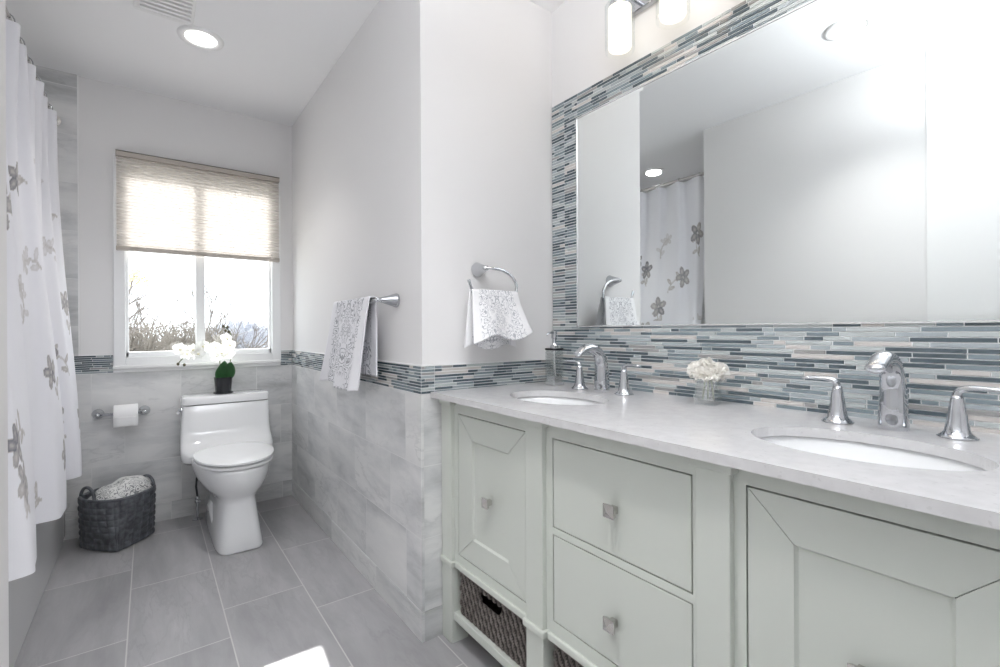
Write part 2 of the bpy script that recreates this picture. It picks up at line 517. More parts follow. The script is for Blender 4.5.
mosaic('mosaic_border', wall_vanity, on_van, VY0, MY0, MZ0, MZO, 7, .05)
mosaic('mosaic_border', wall_vanity, on_van, MY0, MY1, MZ1, MZO, 8)

# ---- window, with its stool and apron
win = bpy.data.objects.new('window_1', None); COL.objects.link(win); win.location = (.27, YW, WZ0); struct(win)
yf = YW-.006
b = MB()
b.box(WX0-.004, WX0+.048, yf, YW+.09, WZ0-.004, WZ1+.004); b.box(WX1-.048, WX1+.004, yf, YW+.09, WZ0-.004, WZ1+.004)
b.box(WX0+.048, WX1-.048, yf, YW+.09, WZ0-.004, WZ0+.042); b.box(WX0+.048, WX1-.048, yf, YW+.09, WZ1-.045, WZ1+.004)
struct(b.build('frame', M['vinyl'], win, bevel=.003))
b = MB(); ys = YW+.03
for a, c in ((WX0+.048, .256), (.244, WX1-.048)):
    w = .030
    b.box(a, a+w*.45, ys, ys+.03, WZ0+.042, WZ1-.045); b.box(c-w*.45, c, ys, ys+.03, WZ0+.042, WZ1-.045)
    b.box(a, c, ys, ys+.03, WZ0+.042, WZ0+.042+w*.9); b.box(a, c, ys, ys+.03, WZ1-.045-w, WZ1-.045)
b.box(.227, .273, ys-.012, ys+.032, WZ0+.042, WZ1-.045)
struct(b.build('sash', M['vinyl'], win, bevel=.002))
for a, c in ((WX0+.06, .24), (.26, WX1-.06)):
    struct(MB().box(a, c, ys+.013, ys+.017, WZ0+.06, WZ1-.07).build('pane', M['pane'], win))
struct(MB().box(WX0-.008, WX1-.002, YW-.03, YW+.02, WZ0-.022, WZ0-.003).box(WX0-.006, WX1-.003, YW-.012, YW+.008, ZB0, WZ0-.022).build('sill', M['trim'], win, bevel=.004))

# ------------------------------------------------------------------ bathtub, rod, curtain
tub = thing('bathtub', (-.72, 2.56, 0), 'pale grey bathtub skirt behind the floral curtain', 'bathtub')
rings = []
TX0, TX1, TY0, TY1 = -1.118, -.356, 1.777, YW-.003
cx, cy = (TX0+TX1)/2, (TY0+TY1)/2
b = MB()
b.box(TX0, TX1, TY0, TY0+.06, .02, .44).box(TX0, TX1, TY1-.06, TY1, .02, .44)
b.box(TX0, TX0+.06, TY0+.06, TY1-.06, .02, .44).box(TX1-.02, TX1, TY0+.06, TY1-.06, 0, .44)
b.build('skirt', mat('pale_grey_tub_enamel', srgb(210, 210, 211), .25), tub, bevel=.006)
b = MB()
hx, hy = (TX1-TX0)/2, (TY1-TY0)/2
b.loft([supell(cx, cy, .441, hx, hy, 14, 64), supell(cx, cy, .452, hx-.003, hy-.003, 12, 64), supell(cx, cy, .452, hx-.07, hy-.08, 5, 64), supell(cx, cy, .43, hx-.09, hy-.10, 4.5, 64), supell(cx, cy, .16, hx-.14, hy-.2, 4, 64), supell(cx, cy, .10, hx-.2, hy-.28, 3.5, 64)], False, True)
b.build('basin', M['porc'], tub, smooth=True)

ROD_Z = 2.187
rod = thing('curtain_rod', (-.395, 2.56, ROD_Z), 'slim metal rod the floral shower curtain hangs from', 'curtain rod')
MB().tube([(-.395, 1.79, ROD_Z), (-.395, 2.5, ROD_Z), (-.395, YW-.01, ROD_Z)], .0125, 14).build('rod', M['nickel'], rod, autosm=40)
for y, d in ((1.776, 1), (YW-.001, -1)):
    MB().lathe([(.032, 0), (.032, d*.006), (.018, d*.012), (.016, d*.03)], (-.395, y, ROD_Z), 'y', 20).build('flange', M['nickel'], rod, autosm=40)

cur = thing('shower_curtain', (-.36, 2.56, .3), 'white shower curtain printed with grey flowers, hanging over the tub', 'shower curtain')
CZ0, CZ1, CY0, CY1 = .385, 2.172, 1.80, 3.30
def curtain_pt(s, t):
    """s along the cloth, t up"""
    z = CZ0+(CZ1-CZ0)*t
    ph = 2*PI*(s*2.62+.13)
    big = (1-t)**.75
    tri = 2*PI*(s*9.2)
    x = lerp(-.312, -.392, smooth01(t*1.05))
    y = CY0+(CY1-CY0)*s
    x += -.046*math.cos(ph)*big + .006*math.sin(3*ph+1.3+4*t)*(1-t)
    y += .075*math.cos(ph)*big*.95
    k = t**1.5
    x += -.026*math.cos(tri)*k
    y += .02*math.cos(tri)*k
    x += .006*math.sin(23*s+5*t)
    z += .012*math.sin(7*s+1)*(1-t)
    y = min(max(y, 1.785), YW-.012)
    return (x, y, z)
NU, NV = 420, 300
b = MB().grid(lambda u, v: curtain_pt(u, v), NU, NV)
co = b.build('cloth', M['curtain'], cur, smooth=True)
# grey blossoms on stems, laid out in the cloth's own plane (metres along, metres up)
rnd = random.Random(12)
CL, CH = 2.1, CZ1-CZ0
val = [0.0]*((NU+1)*(NV+1))
def stamp(cu, cv, ru, rv, ang, tone):
    R = max(ru, rv)
    i0, i1 = int((cu-R)/CL*NU), int((cu+R)/CL*NU)+1
    j0, j1 = int((cv-R)/CH*NV), int((cv+R)/CH*NV)+1
    ca, sa = math.cos(ang), math.sin(ang)
    for i in range(max(0, i0), min(NU, i1)+1):
        for j in range(max(0, j0), min(NV, j1)+1):
            x, y = i/NU*CL-cu, j/NV*CH-cv
            p, q = (x*ca+y*sa)/ru, (-x*sa+y*ca)/rv
            d = p*p+q*q
            if d < 1: val[i*(NV+1)+j] = max(val[i*(NV+1)+j], tone*(.75+.25*d)) if d > .1 else max(val[i*(NV+1)+j], tone*.55)
def blossom(cu, cv, r, tone):
    a0 = rnd.random()*6
    for k in range(5):
        a = a0+k*2*PI/5
        stamp(cu+math.cos(a)*r*.62, cv+math.sin(a)*r*.62, r*.52, r*.34, a, tone*rnd.uniform(.75, 1.05))
def sprig(cu, cv, ang, L, tone, big):
    n = 26
    for k in range(n):
        f = k/(n-1)
        u_ = cu+math.cos(ang+f*.7)*L*f; v_ = cv+math.sin(ang+f*.7)*L*f
        stamp(u_, v_, .006, .006, 0, .42)
        if k % 6 == 3:
            s_ = 1 if k % 12 == 3 else -1
            stamp(u_+.03*math.cos(ang+1.1*s_), v_+.03*math.sin(ang+1.1*s_), .030, .013, ang+1.0*s_, .45*tone+.12)
    blossom(u_, v_, big, tone)
for r_ in range(6):
    for c_ in range(6):
        cu = (c_+.5+rnd.uniform(-.3, .3)+.5*(r_ % 2))/6*CL
        cv = (r_+.5+rnd.uniform(-.25, .25))/6*CH*.96
        k = rnd.random()
        low = cv < .55
        if cv > 1.42: continue
        sprig(cu, cv, rnd.uniform(.4, 2.7), rnd.uniform(.10, .2), rnd.uniform(.7, 1) if (low or k < .3) else rnd.uniform(.25, .45), rnd.uniform(.055, .075) if low or k < .3 else .042)
point_attr(co, 'print_tone', val)
b0 = None
for k in range(10):
    s_ = (k+.5)/9.2
    if s_ > .99: break
    p = curtain_pt(s_, 1)
    q = MB().tube([(-.395+.021*math.sin(a), p[1], ROD_Z-.008+.026*math.cos(a)) for a in [2*PI*i/16 for i in range(17)]], .0022, 6)
    q.build('ring', M['chrome'], cur, smooth=True)

# ------------------------------------------------------------------ ceiling fixtures
def downlight(x, y, label, watt=DOWN_W, spread=92):
    t = thing('recessed_light', (x, y, H), label, 'ceiling light', 'recessed ceiling lights')
    MB().lathe([(.064, -.001), (.064, -.006), (.080, -.009), (.092, -.006), (.094, 0)], (x, y, H), 'z', 40, cap0=False, cap1=False).build('trim_ring', M['trim'], t, smooth=True)
    MB().lathe([(.064, -.003), (.03, -.004), (.001, -.0042)], (x, y, H), 'z', 32, cap0=False).build('lens', M['lens'], t, smooth=True)
    l = bpy.data.lights.new('bulb', 'AREA'); l.shape = 'DISK'; l.size = .12; l.energy = watt; l.color = (1, .98, .96); l.spread = math.radians(spread)
    lo = bpy.data.objects.new('bulb', l); COL.objects.link(lo); lo.parent = t; lo.location = (0, 0, -.02)
    return t
downlight(.20, 2.59, 'lit recessed ceiling light between the window and the air vent')
downlight(.212, .78, 'recessed ceiling light over the vanity, seen in the mirror', 3.2, 100)
downlight(-.74, 2.49, 'recessed light in the ceiling over the bathtub, seen in the mirror', 2.0, 170)

vent = thing('air_vent', (.06, 2.37, H), 'white louvred ceiling vent near the recessed light', 'air vent')
vx0, vx1, vy0, vy1 = -.045, .163, 2.18, 2.50
b = MB().box(vx0, vx1, vy0, vy0+.022, H-.012, H-.0005).box(vx0, vx1, vy1-.022, vy1, H-.012, H-.0005).box(vx0, vx0+.022, vy0+.022, vy1-.022, H-.012, H-.0005).box(vx1-.014, vx1, vy0+.022, vy1-.022, H-.012, H-.0005)
b.build('frame', M['trim'], vent, bevel=.003)
MB().box(vx0+.02, vx1-.012, vy0+.02, vy1-.02, H-.003, H-.0006).build('backing', mat('grey_duct', srgb(120, 120, 120), .8), vent)
for k in range(9):
    y = vy0+.040+k*.030
    MB().hexa([(vx0+.02, y-.011, H-.018), (vx0+.02, y-.011, H-.003), (vx0+.02, y+.003, H-.018), (vx0+.02, y+.011, H-.003), (vx1-.012, y-.011, H-.018), (vx1-.012, y-.011, H-.003), (vx1-.012, y+.003, H-.018), (vx1-.012, y+.011, H-.003)]).build('slat', M['trim'], vent)

UX, UY, UZ = .36, .06, 2.02  # unseen uplight, added to bounce fill light off the ceiling
cl = thing('added_fill_uplight', (UX, UY, H), 'added white uplight bowl out of view above the viewer for bounced fill light', 'ceiling light')
b = MB().lathe([(.06, 0), (.06, -.015), (.012, -.022), (.010, UZ-H-.06)], (UX, UY, H), 'z', 24, cap0=False)
b.build('stem', M['nickel'], cl, autosm=40)
MB().lathe([(.002, -.075), (.08, -.066), (.14, -.035), (.17, .0), (.166, .002), (.136, -.030), (.078, -.060), (.002, -.069)], (UX, UY, UZ), 'z', 40, cap0=False, cap1=False).build('bowl', M['porc'], cl, smooth=True)
l = bpy.data.lights.new('bulb', 'AREA'); l.shape = 'DISK'; l.size = .24; l.energy = FILL_W; l.color = (.95, .975, 1)
lo = bpy.data.objects.new('bulb', l); COL.objects.link(lo); lo.parent = cl; lo.location = (0, 0, UZ-H-.012); lo.rotation_euler = (PI, 0, 0)

# ------------------------------------------------------------------ window shade
sh = thing('window_shade', (.27, YW-.03, 2.1), 'beige pleated window shade lowered over the upper half of window', 'window shade')
sx0, sx1, sz0, sz1 = -.142, .680, 1.556, 2.046
yS = YW-.034
MB().box(sx0, sx1, yS-.018, YW-.0065, 2.046, 2.072).build('headrail', mat('beige_rail', srgb(178, 170, 162), .5), sh, bevel=.002)
tag(MB().box(sx0, sx1, yS-.0185, YW-.0065, 2.0725, 2.0765).build('gap_strip', mat('dark_gap_strip', srgb(96, 90, 84), .5), sh), 'dark strip standing for the shadowed gap above the headrail')  # dark colour in place of the shadowed gap over the headrail
n = 27
def pleat(sgn):
    v = []
    for i in range(n*2+1):
        z = sz1-(sz1-sz0)*i/(n*2)
        v.append((yS+(.010 if sgn > 0 else -.002-(.011 if i % 2 else 0)), z))
    return v
b = MB()
for sgn in (-1, 1):
    pr = pleat(sgn)
    i0 = len(b.v)
    for y, z in pr: b.v += [(sx0+.003, y, z), (sx1-.003, y, z)]
    for i in range(len(pr)-1): b.face((i0+2*i, i0+2*i+1, i0+2*i+3, i0+2*i+2))
b.build('pleated_fabric', M['fabric'], sh)
MB().box(sx0, sx1, yS-.014, yS+.014, 1.534, 1.557).build('bottom_rail', mat('taupe_rail', srgb(186, 178, 170), .45), sh, bevel=.003)

# ------------------------------------------------------------------ toilet
TX = .366
toi = thing('toilet', (TX, 3.0, 0), 'white one-piece toilet with closed lid under the window', 'toilet')
def sec(z, yf, yb, hw, e, n=48, back=None):
    """egg shaped section: front half longer and rounder than the back half"""
    cy = yb-hw*(.75 if back is None else back)
    R = []
    for k in range(n):
        a = 2*PI*k/n; c, s_ = math.cos(a), math.sin(a)
        px = hw*math.copysign(abs(c)**(2/e), c)
        ay = (cy-yf) if s_ < 0 else (yb-cy)
        py = ay*math.copysign(abs(s_)**(2/e), s_)
        R.append((TX+px, cy+py, z))
    return R
b = MB()
b.loft([sec(0, 2.632, 3.26, .110, 6, back=1.7), sec(.010, 2.629, 3.26, .111, 6, back=1.7), sec(.08, 2.650, 3.25, .102, 5.5, back=1.7), sec(.17, 2.672, 3.24, .092, 5, back=1.7),
        sec(.222, 2.680, 3.24, .090, 4, back=1.7), sec(.243, 2.676, 3.24, .100, 3.2, back=1.5), sec(.262, 2.660, 3.24, .126, 2.6, back=1.3), sec(.29, 2.636, 3.24, .156, 2.35, back=1.1), sec(.325, 2.618, 3.24, .174, 2.25, back=1), sec(.36, 2.608, 3.24, .183, 2.2, back=.95), sec(.39, 2.606, 3.24, .186, 2.2, back=.9), sec(.405, 2.612, 3.24, .181, 2.2, back=.9)], True, True)
b.build('bowl', M['porc'], toi, smooth=True)
# side trapway bulges
b = MB()
for s_ in (-1, 1):
    b.tube([(TX+s_*.055, 2.88, .03), (TX+s_*.058, 2.93, .08), (TX+s_*.060, 3.0, .12), (TX+s_*.064, 3.1, .11), (TX+s_*.066, 3.18, .05), (TX+s_*.066, 3.22, .02)], [.03, .048, .052, .05, .045, .02], 14)
b.build('trapway', M['porc'], toi, smooth=True)
# tank: flows from the seat deck up to the lid line
def rsec(z, yf, yb, hw, e, cx=TX): return supell(cx, (yf+yb)/2, z, hw, (yb-yf)/2, e, 48)
b = MB()
b.loft([rsec(.345, 3.14, 3.33, .195, 3.5), rsec(.352, 3.08, 3.338, .216, 4), rsec(.375, 3.03, 3.338, .228, 4.5), rsec(.41, 3.02, 3.338, .231, 5), rsec(.435, 3.04, 3.338, .231, 6), rsec(.46, 3.08, 3.338, .230, 7), rsec(.49, 3.112, 3.338, .228, 7), rsec(.54, 3.130, 3.338, .226, 7), rsec(.668, 3.140, 3.338, .220, 8), rsec(.671, 3.142, 3.337, .218, 8)], True, True)
b.build('tank', M['porc'], toi, autosm=40)
b = MB()
b.loft([rsec(.6755, 3.140, 3.339, .220, 8), rsec(.678, 3.136, 3.340, .223, 8), rsec(.714, 3.137, 3.340, .222, 8), rsec(.7195, 3.141, 3.337, .218, 8), rsec(.721, 3.15, 3.33, .21, 8)], True, True)
b.build('tank_lid', M['porc'], toi, autosm=40)
def ssec(z, yf, hw, g=0): return sec(z, yf+g, 3.085-g, hw-g, 2.2, 56, .95)
MB().loft([ssec(.402, 2.62, .175, .012), ssec(.4105, 2.62, .175, .012), ssec(.411, 2.609, .185, .002), ssec(.413, 2.607, .187), ssec(.423, 2.607, .187), ssec(.426, 2.610, .184, .003), ssec(.4262, 2.62, .175, .012)]).build('seat', M['seat'], toi, autosm=50)
MB().loft([ssec(.4262, 2.62, .175, .012), ssec(.432, 2.62, .175, .012), ssec(.4325, 2.608, .185, .002), ssec(.435, 2.605, .187), ssec(.4445, 2.606, .186), ssec(.452, 2.62, .176, .012), ssec(.456, 2.66, .15, .03), ssec(.457, 2.76, .08, .06)]).build('seat_lid', M['seat'], toi, autosm=50)
# flush lever on the left side of the tank
b = MB().lathe([(.017, 0), (.017, -.006), (.011, -.010), (.009, -.02)], (TX-.217, 3.19, .645), 'x', 18)
b.tube([(TX-.236, 3.19, .645), (TX-.240, 3.165, .644), (TX-.240, 3.13, .642)], [.007, .006, .008], 10)
b.build('flush_lever', M['chrome'], toi, autosm=50)

VX, VYY = .222, 3.255
val_ = thing('supply_valve', (VX, VYY, 0), 'chrome water supply valve rising from the floor on the left of the toilet', 'valve')
b = MB().lathe([(.027, 0), (.027, .003), (.016, .009), (.0075, .012), (.0075, .10), (.011, .102), (.012, .125), (.007, .132)], (VX, VYY, 0), 'z', 20)
b.lathe([(.008, -.004), (.008, -.026), (.005, -.03)], (VX, VYY, .113), 'y', 14)
b.build('valve_body', M['chrome'], val_, autosm=40)
MB().sphere((VX, VYY-.036, .113), .017, .009, .011).build('handle', M['chrome'], val_, smooth=True)
MB().tube([(VX, VYY, .130), (VX-.006, VYY, .19), (VX, VYY+.005, .27), (VX+.006, VYY+.01, .344)], .0055, 10).build('hose', M['darkmetal'], val_, smooth=True)

# ------------------------------------------------------------------ paper holder and roll
tp = thing('paper_holder', (-.12, YW, .645), 'chrome two-post toilet paper holder on the tiled wall', 'paper holder')
for x in (-.222, -.022):
    MB().lathe([(.026, 0), (.027, -.004), (.022, -.012), (.013, -.022), (.010, -.035), (.011, -.052), (.012, -.066), (.009, -.074)], (x, YW-.001, .645), 'y', 24).build('post', M['chrome'], tp, smooth=True)
MB().tube([(-.222, 3.283, .645), (-.022, 3.283, .645)], .008, 14).build('bar', M['chrome'], tp, smooth=True)
roll = thing('paper_roll', (-.102, 3.283, .63), 'white toilet paper roll hanging on the chrome holder', 'toilet paper')
b = MB()
prof = [(.02, -.052), (.056, -.052), (.058, -.050), (.058, .050), (.056, .052), (.02, .052)]
b.lathe(prof+[(.02, -.052)], (-.102, 3.283, .6345), 'x', 48, cap0=False, cap1=False)
b.build('roll', M['paper'], roll, autosm=40)
b = MB().grid(lambda u, v: (-.153+.102*u, 3.2245+.004*v*v,   .6345-.054*v), 4, 8)
b.build('loose_sheet', M['paper'], roll, smooth=True, solid=.001)

# ------------------------------------------------------------------ woven basket with folded towel
BX, BY = -.132, 3.168
bk = thing('storage_basket', (BX, BY, 0), 'charcoal woven strap basket with two handles beside the toilet', 'basket')
BH = .252
def basket_ring(t, d=0):
    a, bb, e = lerp(.148, .155, t), lerp(.166, .160, t), lerp(1.14, 1.62, smooth01(t*1.2))
    return a-d, bb-d, e
NC, NR, Q = 26, 8, 5
def basket_pt(u, t, inner=0):
    a, bb, e = basket_ring(t, inner)
    n_ = 2*PI*u
    c, s_ = math.cos(n_), math.sin(n_)
    x, y = a*math.copysign(abs(c)**(2/e), c), bb*math.copysign(abs(s_)**(2/e), s_)
    if not inner:
        fu, ft = u*NC, t*NR
        par = (math.floor(fu)+math.floor(ft)) % 2
        pu, pt = abs(math.sin(PI*fu)), abs(math.sin(PI*ft))
        d = .0065*(pu**.6*(pt**.4)) if par else .0065*(pt**.6*(pu**.4))*.5
        L = math.hypot(x, y) or 1
        x += x/L*d; y += y/L*d
    return (BX+x, min(BY+y, YW-.004), .004+(BH-.004)*t)
b = MB()
NUu, NTt = NC*Q*2, NR*Q*2
b.grid(lambda u, v: basket_pt(u, v), NUu, NTt)
b.grid(lambda u, v: basket_pt(-u, v, .008), 64, 6)
i0 = len(b.v)
b.v += [basket_pt(k/64, 0, .004) for k in range(64)]
b.face(range(i0, i0+64))
b.build('body', M['strap'], bk, smooth=True)
rim = [basket_pt(k/72, 1, .004) for k in range(73)]
MB().tube([(p[0], p[1], BH+.002) for p in rim], (.007, .009) and .0085, 10, cap=False).build('rim', M['strap'], bk, smooth=True)
for p, q in (((-.280, 3.182), (-.222, 3.094)), ((.018, 3.165), (-.040, 3.248))):
    pts = []
    for k in range(17):
        a = PI*k/16; f = .5-.5*math.cos(a)
        pts.append((lerp(p[0], q[0], f), lerp(p[1], q[1], f), BH-.010+.066*math.sin(a)**.8))
    MB().tube(pts, .0075, 10).build('handle', M['strap'], bk, smooth=True)
tw = thing('folded_towel', (BX, BY, .2), 'grey and white patterned towel folded inside the woven basket', 'towel')
def tow(u, v):
    a = 2*PI*u; e = 1.7
    c, s_ = math.cos(a), math.sin(a)
    r = math.sin(PI/2*min(1, v*1.0))
    x = .148*math.copysign(abs(c)**(2/e), c)*r; y = .136*math.copysign(abs(s_)**(2/e), s_)*r
    h = (1-r**4)*.115
    z = .218+h*(.80+.40*(x/.148)) + .006*noise.noise(Vector((x*22, y*22, 3)))+ .004*math.sin(x*60+y*20)
    return (BX+x+.004, BY+y, z)
b = MB().grid(tow, 72, 40)
o = b.build('towel', M['towel_basket'], tw, smooth=True)
point_attr(o, 'cloth_u', [(p[0]-BX)*2.6+3 for p in b.v]); point_attr(o, 'cloth_v', [(p[1]-BY)*2.6+p[2]*2 for p in b.v])

# ------------------------------------------------------------------ potted orchid on the tank
OX, OY, OZ = .352, 3.225, .7215
orc = thing('potted_orchid', (OX, OY, OZ), 'white orchid in a black pot standing on the toilet tank', 'orchid')
MB().lathe([(.036, 0), (.050, .0), (.052, .006), (.050, .010), (.041, .012), (.047, .088), (.049, .096), (.045, .096), (.042, .082), (.002, .080)], (OX, OY, OZ), 'z', 36).build('pot', M['black'], orc, smooth=False, autosm=50)
def leaf_pt(ox, oy, ang, L, wd, lean, u, v):
    w = wd*math.sin(PI*(.06+.94*u)**.8)**.75
    lat = (v-.5)*2*w
    x = lat*math.cos(ang); y = lat*math.sin(ang)
    z = L*u
    out = lean*u*u + .012*(2*abs(v-.5))**2
    return (ox+x-math.sin(ang)*-out*0+lean*u*.3*math.copysign(1, lean), oy+y-abs(out)*.6-.004*u, OZ+.078+z)
MB().grid(lambda u, v: leaf_pt(OX-.012, OY-.01, .35, .115, .040, -.05, u, v), 18, 8).build('leaf', M['leaf'], orc, smooth=True, solid=.003)
MB().grid(lambda u, v: leaf_pt(OX+.018, OY-.004, -.25, .108, .036, .05, u, v), 18, 8).build('leaf', M['leaf'], orc, smooth=True, solid=.003)
def curve(pts, n=24):
    out = []
    P_ = [Vector(p) for p in pts]
    P_ = [P_[0]*2-P_[1]]+P_+[P_[-1]*2-P_[-2]]
    for i in range(1, len(P_)-2):
        for k in range(n):
            t = k/n; a, b_, c, d = P_[i-1:i+3]
            out.append(.5*((2*b_)+(c-a)*t+(2*a-5*b_+4*c-d)*t*t+(3*b_-a-3*c+d)*t**3))
    out.append(P_[-2])
    return out
st1 = curve([(OX+.01, OY, OZ+.08), (OX+.035, OY, .90), (OX+.045, OY-.01, 1.02), (OX+.03, OY-.01, 1.09), (OX+.0, OY-.015, 1.115)], 8)
st2 = curve([(OX-.01, OY, OZ+.08), (OX-.02, OY, .92), (OX-.05, OY-.005, 1.0), (OX-.10, OY-.01, 1.025), (OX-.16, OY-.015, .985), (OX-.205, OY-.02, .93), (OX-.222, OY-.02, .908)], 8)
MB().tube(st1, .0028, 7).build('stem', M['stem'], orc, smooth=True)
MB().tube(st2, .0026, 7).build('stem', M['stem'], orc, smooth=True)
def flower_mesh():
    b = MB()
    for k in range(5):
        wide = k in (1, 4)
        a0 = PI/2+k*2*PI/5
        L, w = (.036, .022) if wide else (.034, .0135)
        def f(u, v, a0=a0, L=L, w=w, wide=wide):
            r = .003+L*u; ww = w*math.sin(PI*(.12+.86*u)**(.85))**.8
            lat = (v-.5)*2*ww
            zz = .006*math.sin(PI*u)-.004*(2*abs(v-.5))**2+(.002 if wide else 0)
            return (r*math.cos(a0)-lat*math.sin(a0), -zz, r*math.sin(a0)+lat*math.cos(a0))
        b.grid(f, 8, 6)
    return b
fl0 = None
blooms = [(-.045, -.03, .995, 0, .3), (-.012, -.045, .965, .2, -.2), (.030, -.03, 1.005, -.2, .1), (.012, -.035, 1.045, .1, .5), (-.035, -.02, .945, .3, .1), (.022, -.03, .955, .1, -.4),
          (-.105, -.03, 1.005, .2, .2), (-.150, -.035, .985, -.1, -.3), (-.185, -.04, .965, .2, .4), (-.128, -.04, .962, 0, .1), (-.212, -.04, .990, .2, -.1)]
for dx, dy, z, ry, rz in blooms:
    if fl0 is None:
        f_ = fl0 = flower_mesh().build('flower', M['petal'], orc, smooth=True, local=True)
        lip = MB().sphere((0, -.010, -.003), .007, .008, .006, 10, 6).build('lip', M['lip'], f_, smooth=True, local=True)
    else:
        f_ = dup(fl0, None, orc)
    f_.location = (dx, dy, z-OZ); f_.rotation_euler = (ry*.6-.1, ry, rz)
for p in ((OX, OY-.015, 1.117), (OX+.022, OY-.012, 1.112), (OX+.010, OY-.02, 1.092), (OX+.028, OY-.015, 1.085), (OX-.222, OY-.022, .906), (OX-.193, OY-.022, .900)):
    MB().sphere(p, .0075, .0075, .0095, 10, 6).build('bud', M['bud'], orc, smooth=True)

# ------------------------------------------------------------------ towel bar and towel
tb = thing('towel_bar', (XB+P, 2.05, 1.2), 'chrome towel bar with flared posts on the long side wall', 'towel bar')
BZ, BXx = 1.203, .698
for y in (1.705, 2.165):
    MB().lathe([(.027, 0), (.028, -.004), (.026, -.010), (.018, -.035), (.011, -.060), (.008, -.074), (.0095, -.082), (.006, -.086)], (XB+P, y, BZ), 'x', 28).build('post', M['chrome'], tb, smooth=True)
MB().tube([(BXx, 1.705, BZ), (BXx, 2.165, BZ)], .0075, 14).build('bar', M['chrome'], tb, smooth=True)

bt = thing('bath_towel', (BXx, 2.0, 1.21), 'white towel with grey damask print draped over the towel bar', 'towel')
def btow(u, v):
    """u across (y), v along the cloth from the back hem over the bar to the front hem"""
    Lb, Lf = .305, .365
    s_ = v*(Lb+Lf+.03)
    if s_ < Lb: zz = BZ+.010-(Lb-s_); f = -1; t = (Lb-s_)/Lb
    elif s_ < Lb+.03:
        a = PI*(s_-Lb)/.03; zz = BZ+.010+.006*math.sin(a); f = -math.cos(a); t = 0
    else: t = (s_-Lb-.03)/Lf; zz = BZ+.010-Lf*t; f = 1
    y0 = lerp(1.768, 1.785, t) if f > 0 else lerp(1.768, 1.772, t)
    y1 = lerp(2.20, 2.295, t**1.2) if f > 0 else lerp(2.20, 2.24, t)
    y = lerp(y0, y1, u)
    wv = math.sin(u*2*PI*2.1+.6)*.012*t + math.sin(u*2*PI*4.3+2+3*t)*.004*t
    x = BXx-f*(.0115+.002*abs(f)) - (f > 0)*(.026*t**.8+wv*1.1) + (f < 0)*(.002*t+wv*.3)
    if f > 0:
        zz += -.014*smooth01((.62-u)/.3)*0 - .012*(1-u)*0 + .010*math.sin(u*2*PI*1.05+2.2)*t
        # the right-hand fold swings out a little
        x -= .020*t*math.exp(-((u-.12)/.16)**2)
    return (x, y, zz)
b = MB().grid(btow, 90, 110)
o = b.build('towel', M['towel'], bt, smooth=True, solid=.006)
point_attr(o, 'cloth_u', [(i//111)/90 for i in range(len(b.v))]); point_attr(o, 'cloth_v', [(i % 111)/110*1.55 for i in range(len(b.v))])

# ------------------------------------------------------------------ towel ring and hand towel
trg = thing('towel_ring', (1.02, YC+P, 1.3), 'chrome open towel ring on the short wall by the vanity', 'towel ring')
MB().lathe([(.027, 0), (.028, -.004), (.026, -.010), (.018, -.032), (.012, -.052), (.0085, -.066)], (1.005, YC+P, 1.316), 'y', 28).build('post', M['chrome'], trg, smooth=True)
RY = 1.428
ringpts = curve([(1.003, RY+.006, 1.316), (1.03, RY, 1.316), (1.07, RY-.002, 1.311), (1.11, RY-.003, 1.294), (1.134, RY-.004, 1.262), (1.134, RY-.004, 1.235), (1.12, RY-.003, 1.219), (1.03, RY-.002, 1.214), (.95, RY, 1.218), (.932, RY, 1.238), (.920, RY, 1.268)], 8)
MB().tube(ringpts, .0058, 12).build('ring', M['chrome'], trg, smooth=True)
ht = thing('hand_towel', (1.04, RY, 1.22), 'small white scroll-print hand towel hanging from the towel ring', 'towel')
def htow(u, v):
    Lb, Lf = .202, .172
    s_ = v*(Lb+Lf+.02)
    if s_ < Lb: t = (Lb-s_)/Lb; f = -1; z = 1.226-Lb*t
    elif s_ < Lb+.02: a = PI*(s_-Lb)/.02; z = 1.226+.006*math.sin(a); f = -math.cos(a); t = 0
    else: t = (s_-Lb-.02)/Lf; f = 1; z = 1.226-Lf*t
    if f > 0: x0, x1 = lerp(.930, .918, t), lerp(1.134, 1.176, t**1.3)
    else: x0, x1 = lerp(.930, .912, t), lerp(1.134, 1.165, t)
    x = lerp(x0, x1, u)
    bul = math.sin(PI*u)
    wv = math.sin(u*2*PI*1.4-.4)
    y = RY-f*.010-(f > 0)*(t**1.2*(.030+.012*wv+.012*bul)) + (f < 0)*(t*(.018-.012*math.sin(u*2*PI*1.7+1)))
    if f > 0: z += t*(.020*u+.014*math.sin(u*2*PI*1.25-.9)-.006)
    else: z += t*.010*math.sin(u*2*PI*1.6)
    return (x, min(y, YC-.004+P), z)
b = MB().grid(htow, 70, 84)
o = b.build('towel', M['towel_small'], ht, smooth=True, solid=.007)
point_attr(o, 'cloth_u', [(i//85)/70 for i in range(len(b.v))]); point_attr(o, 'cloth_v', [(i % 85)/84*1.1 for i in range(len(b.v))])

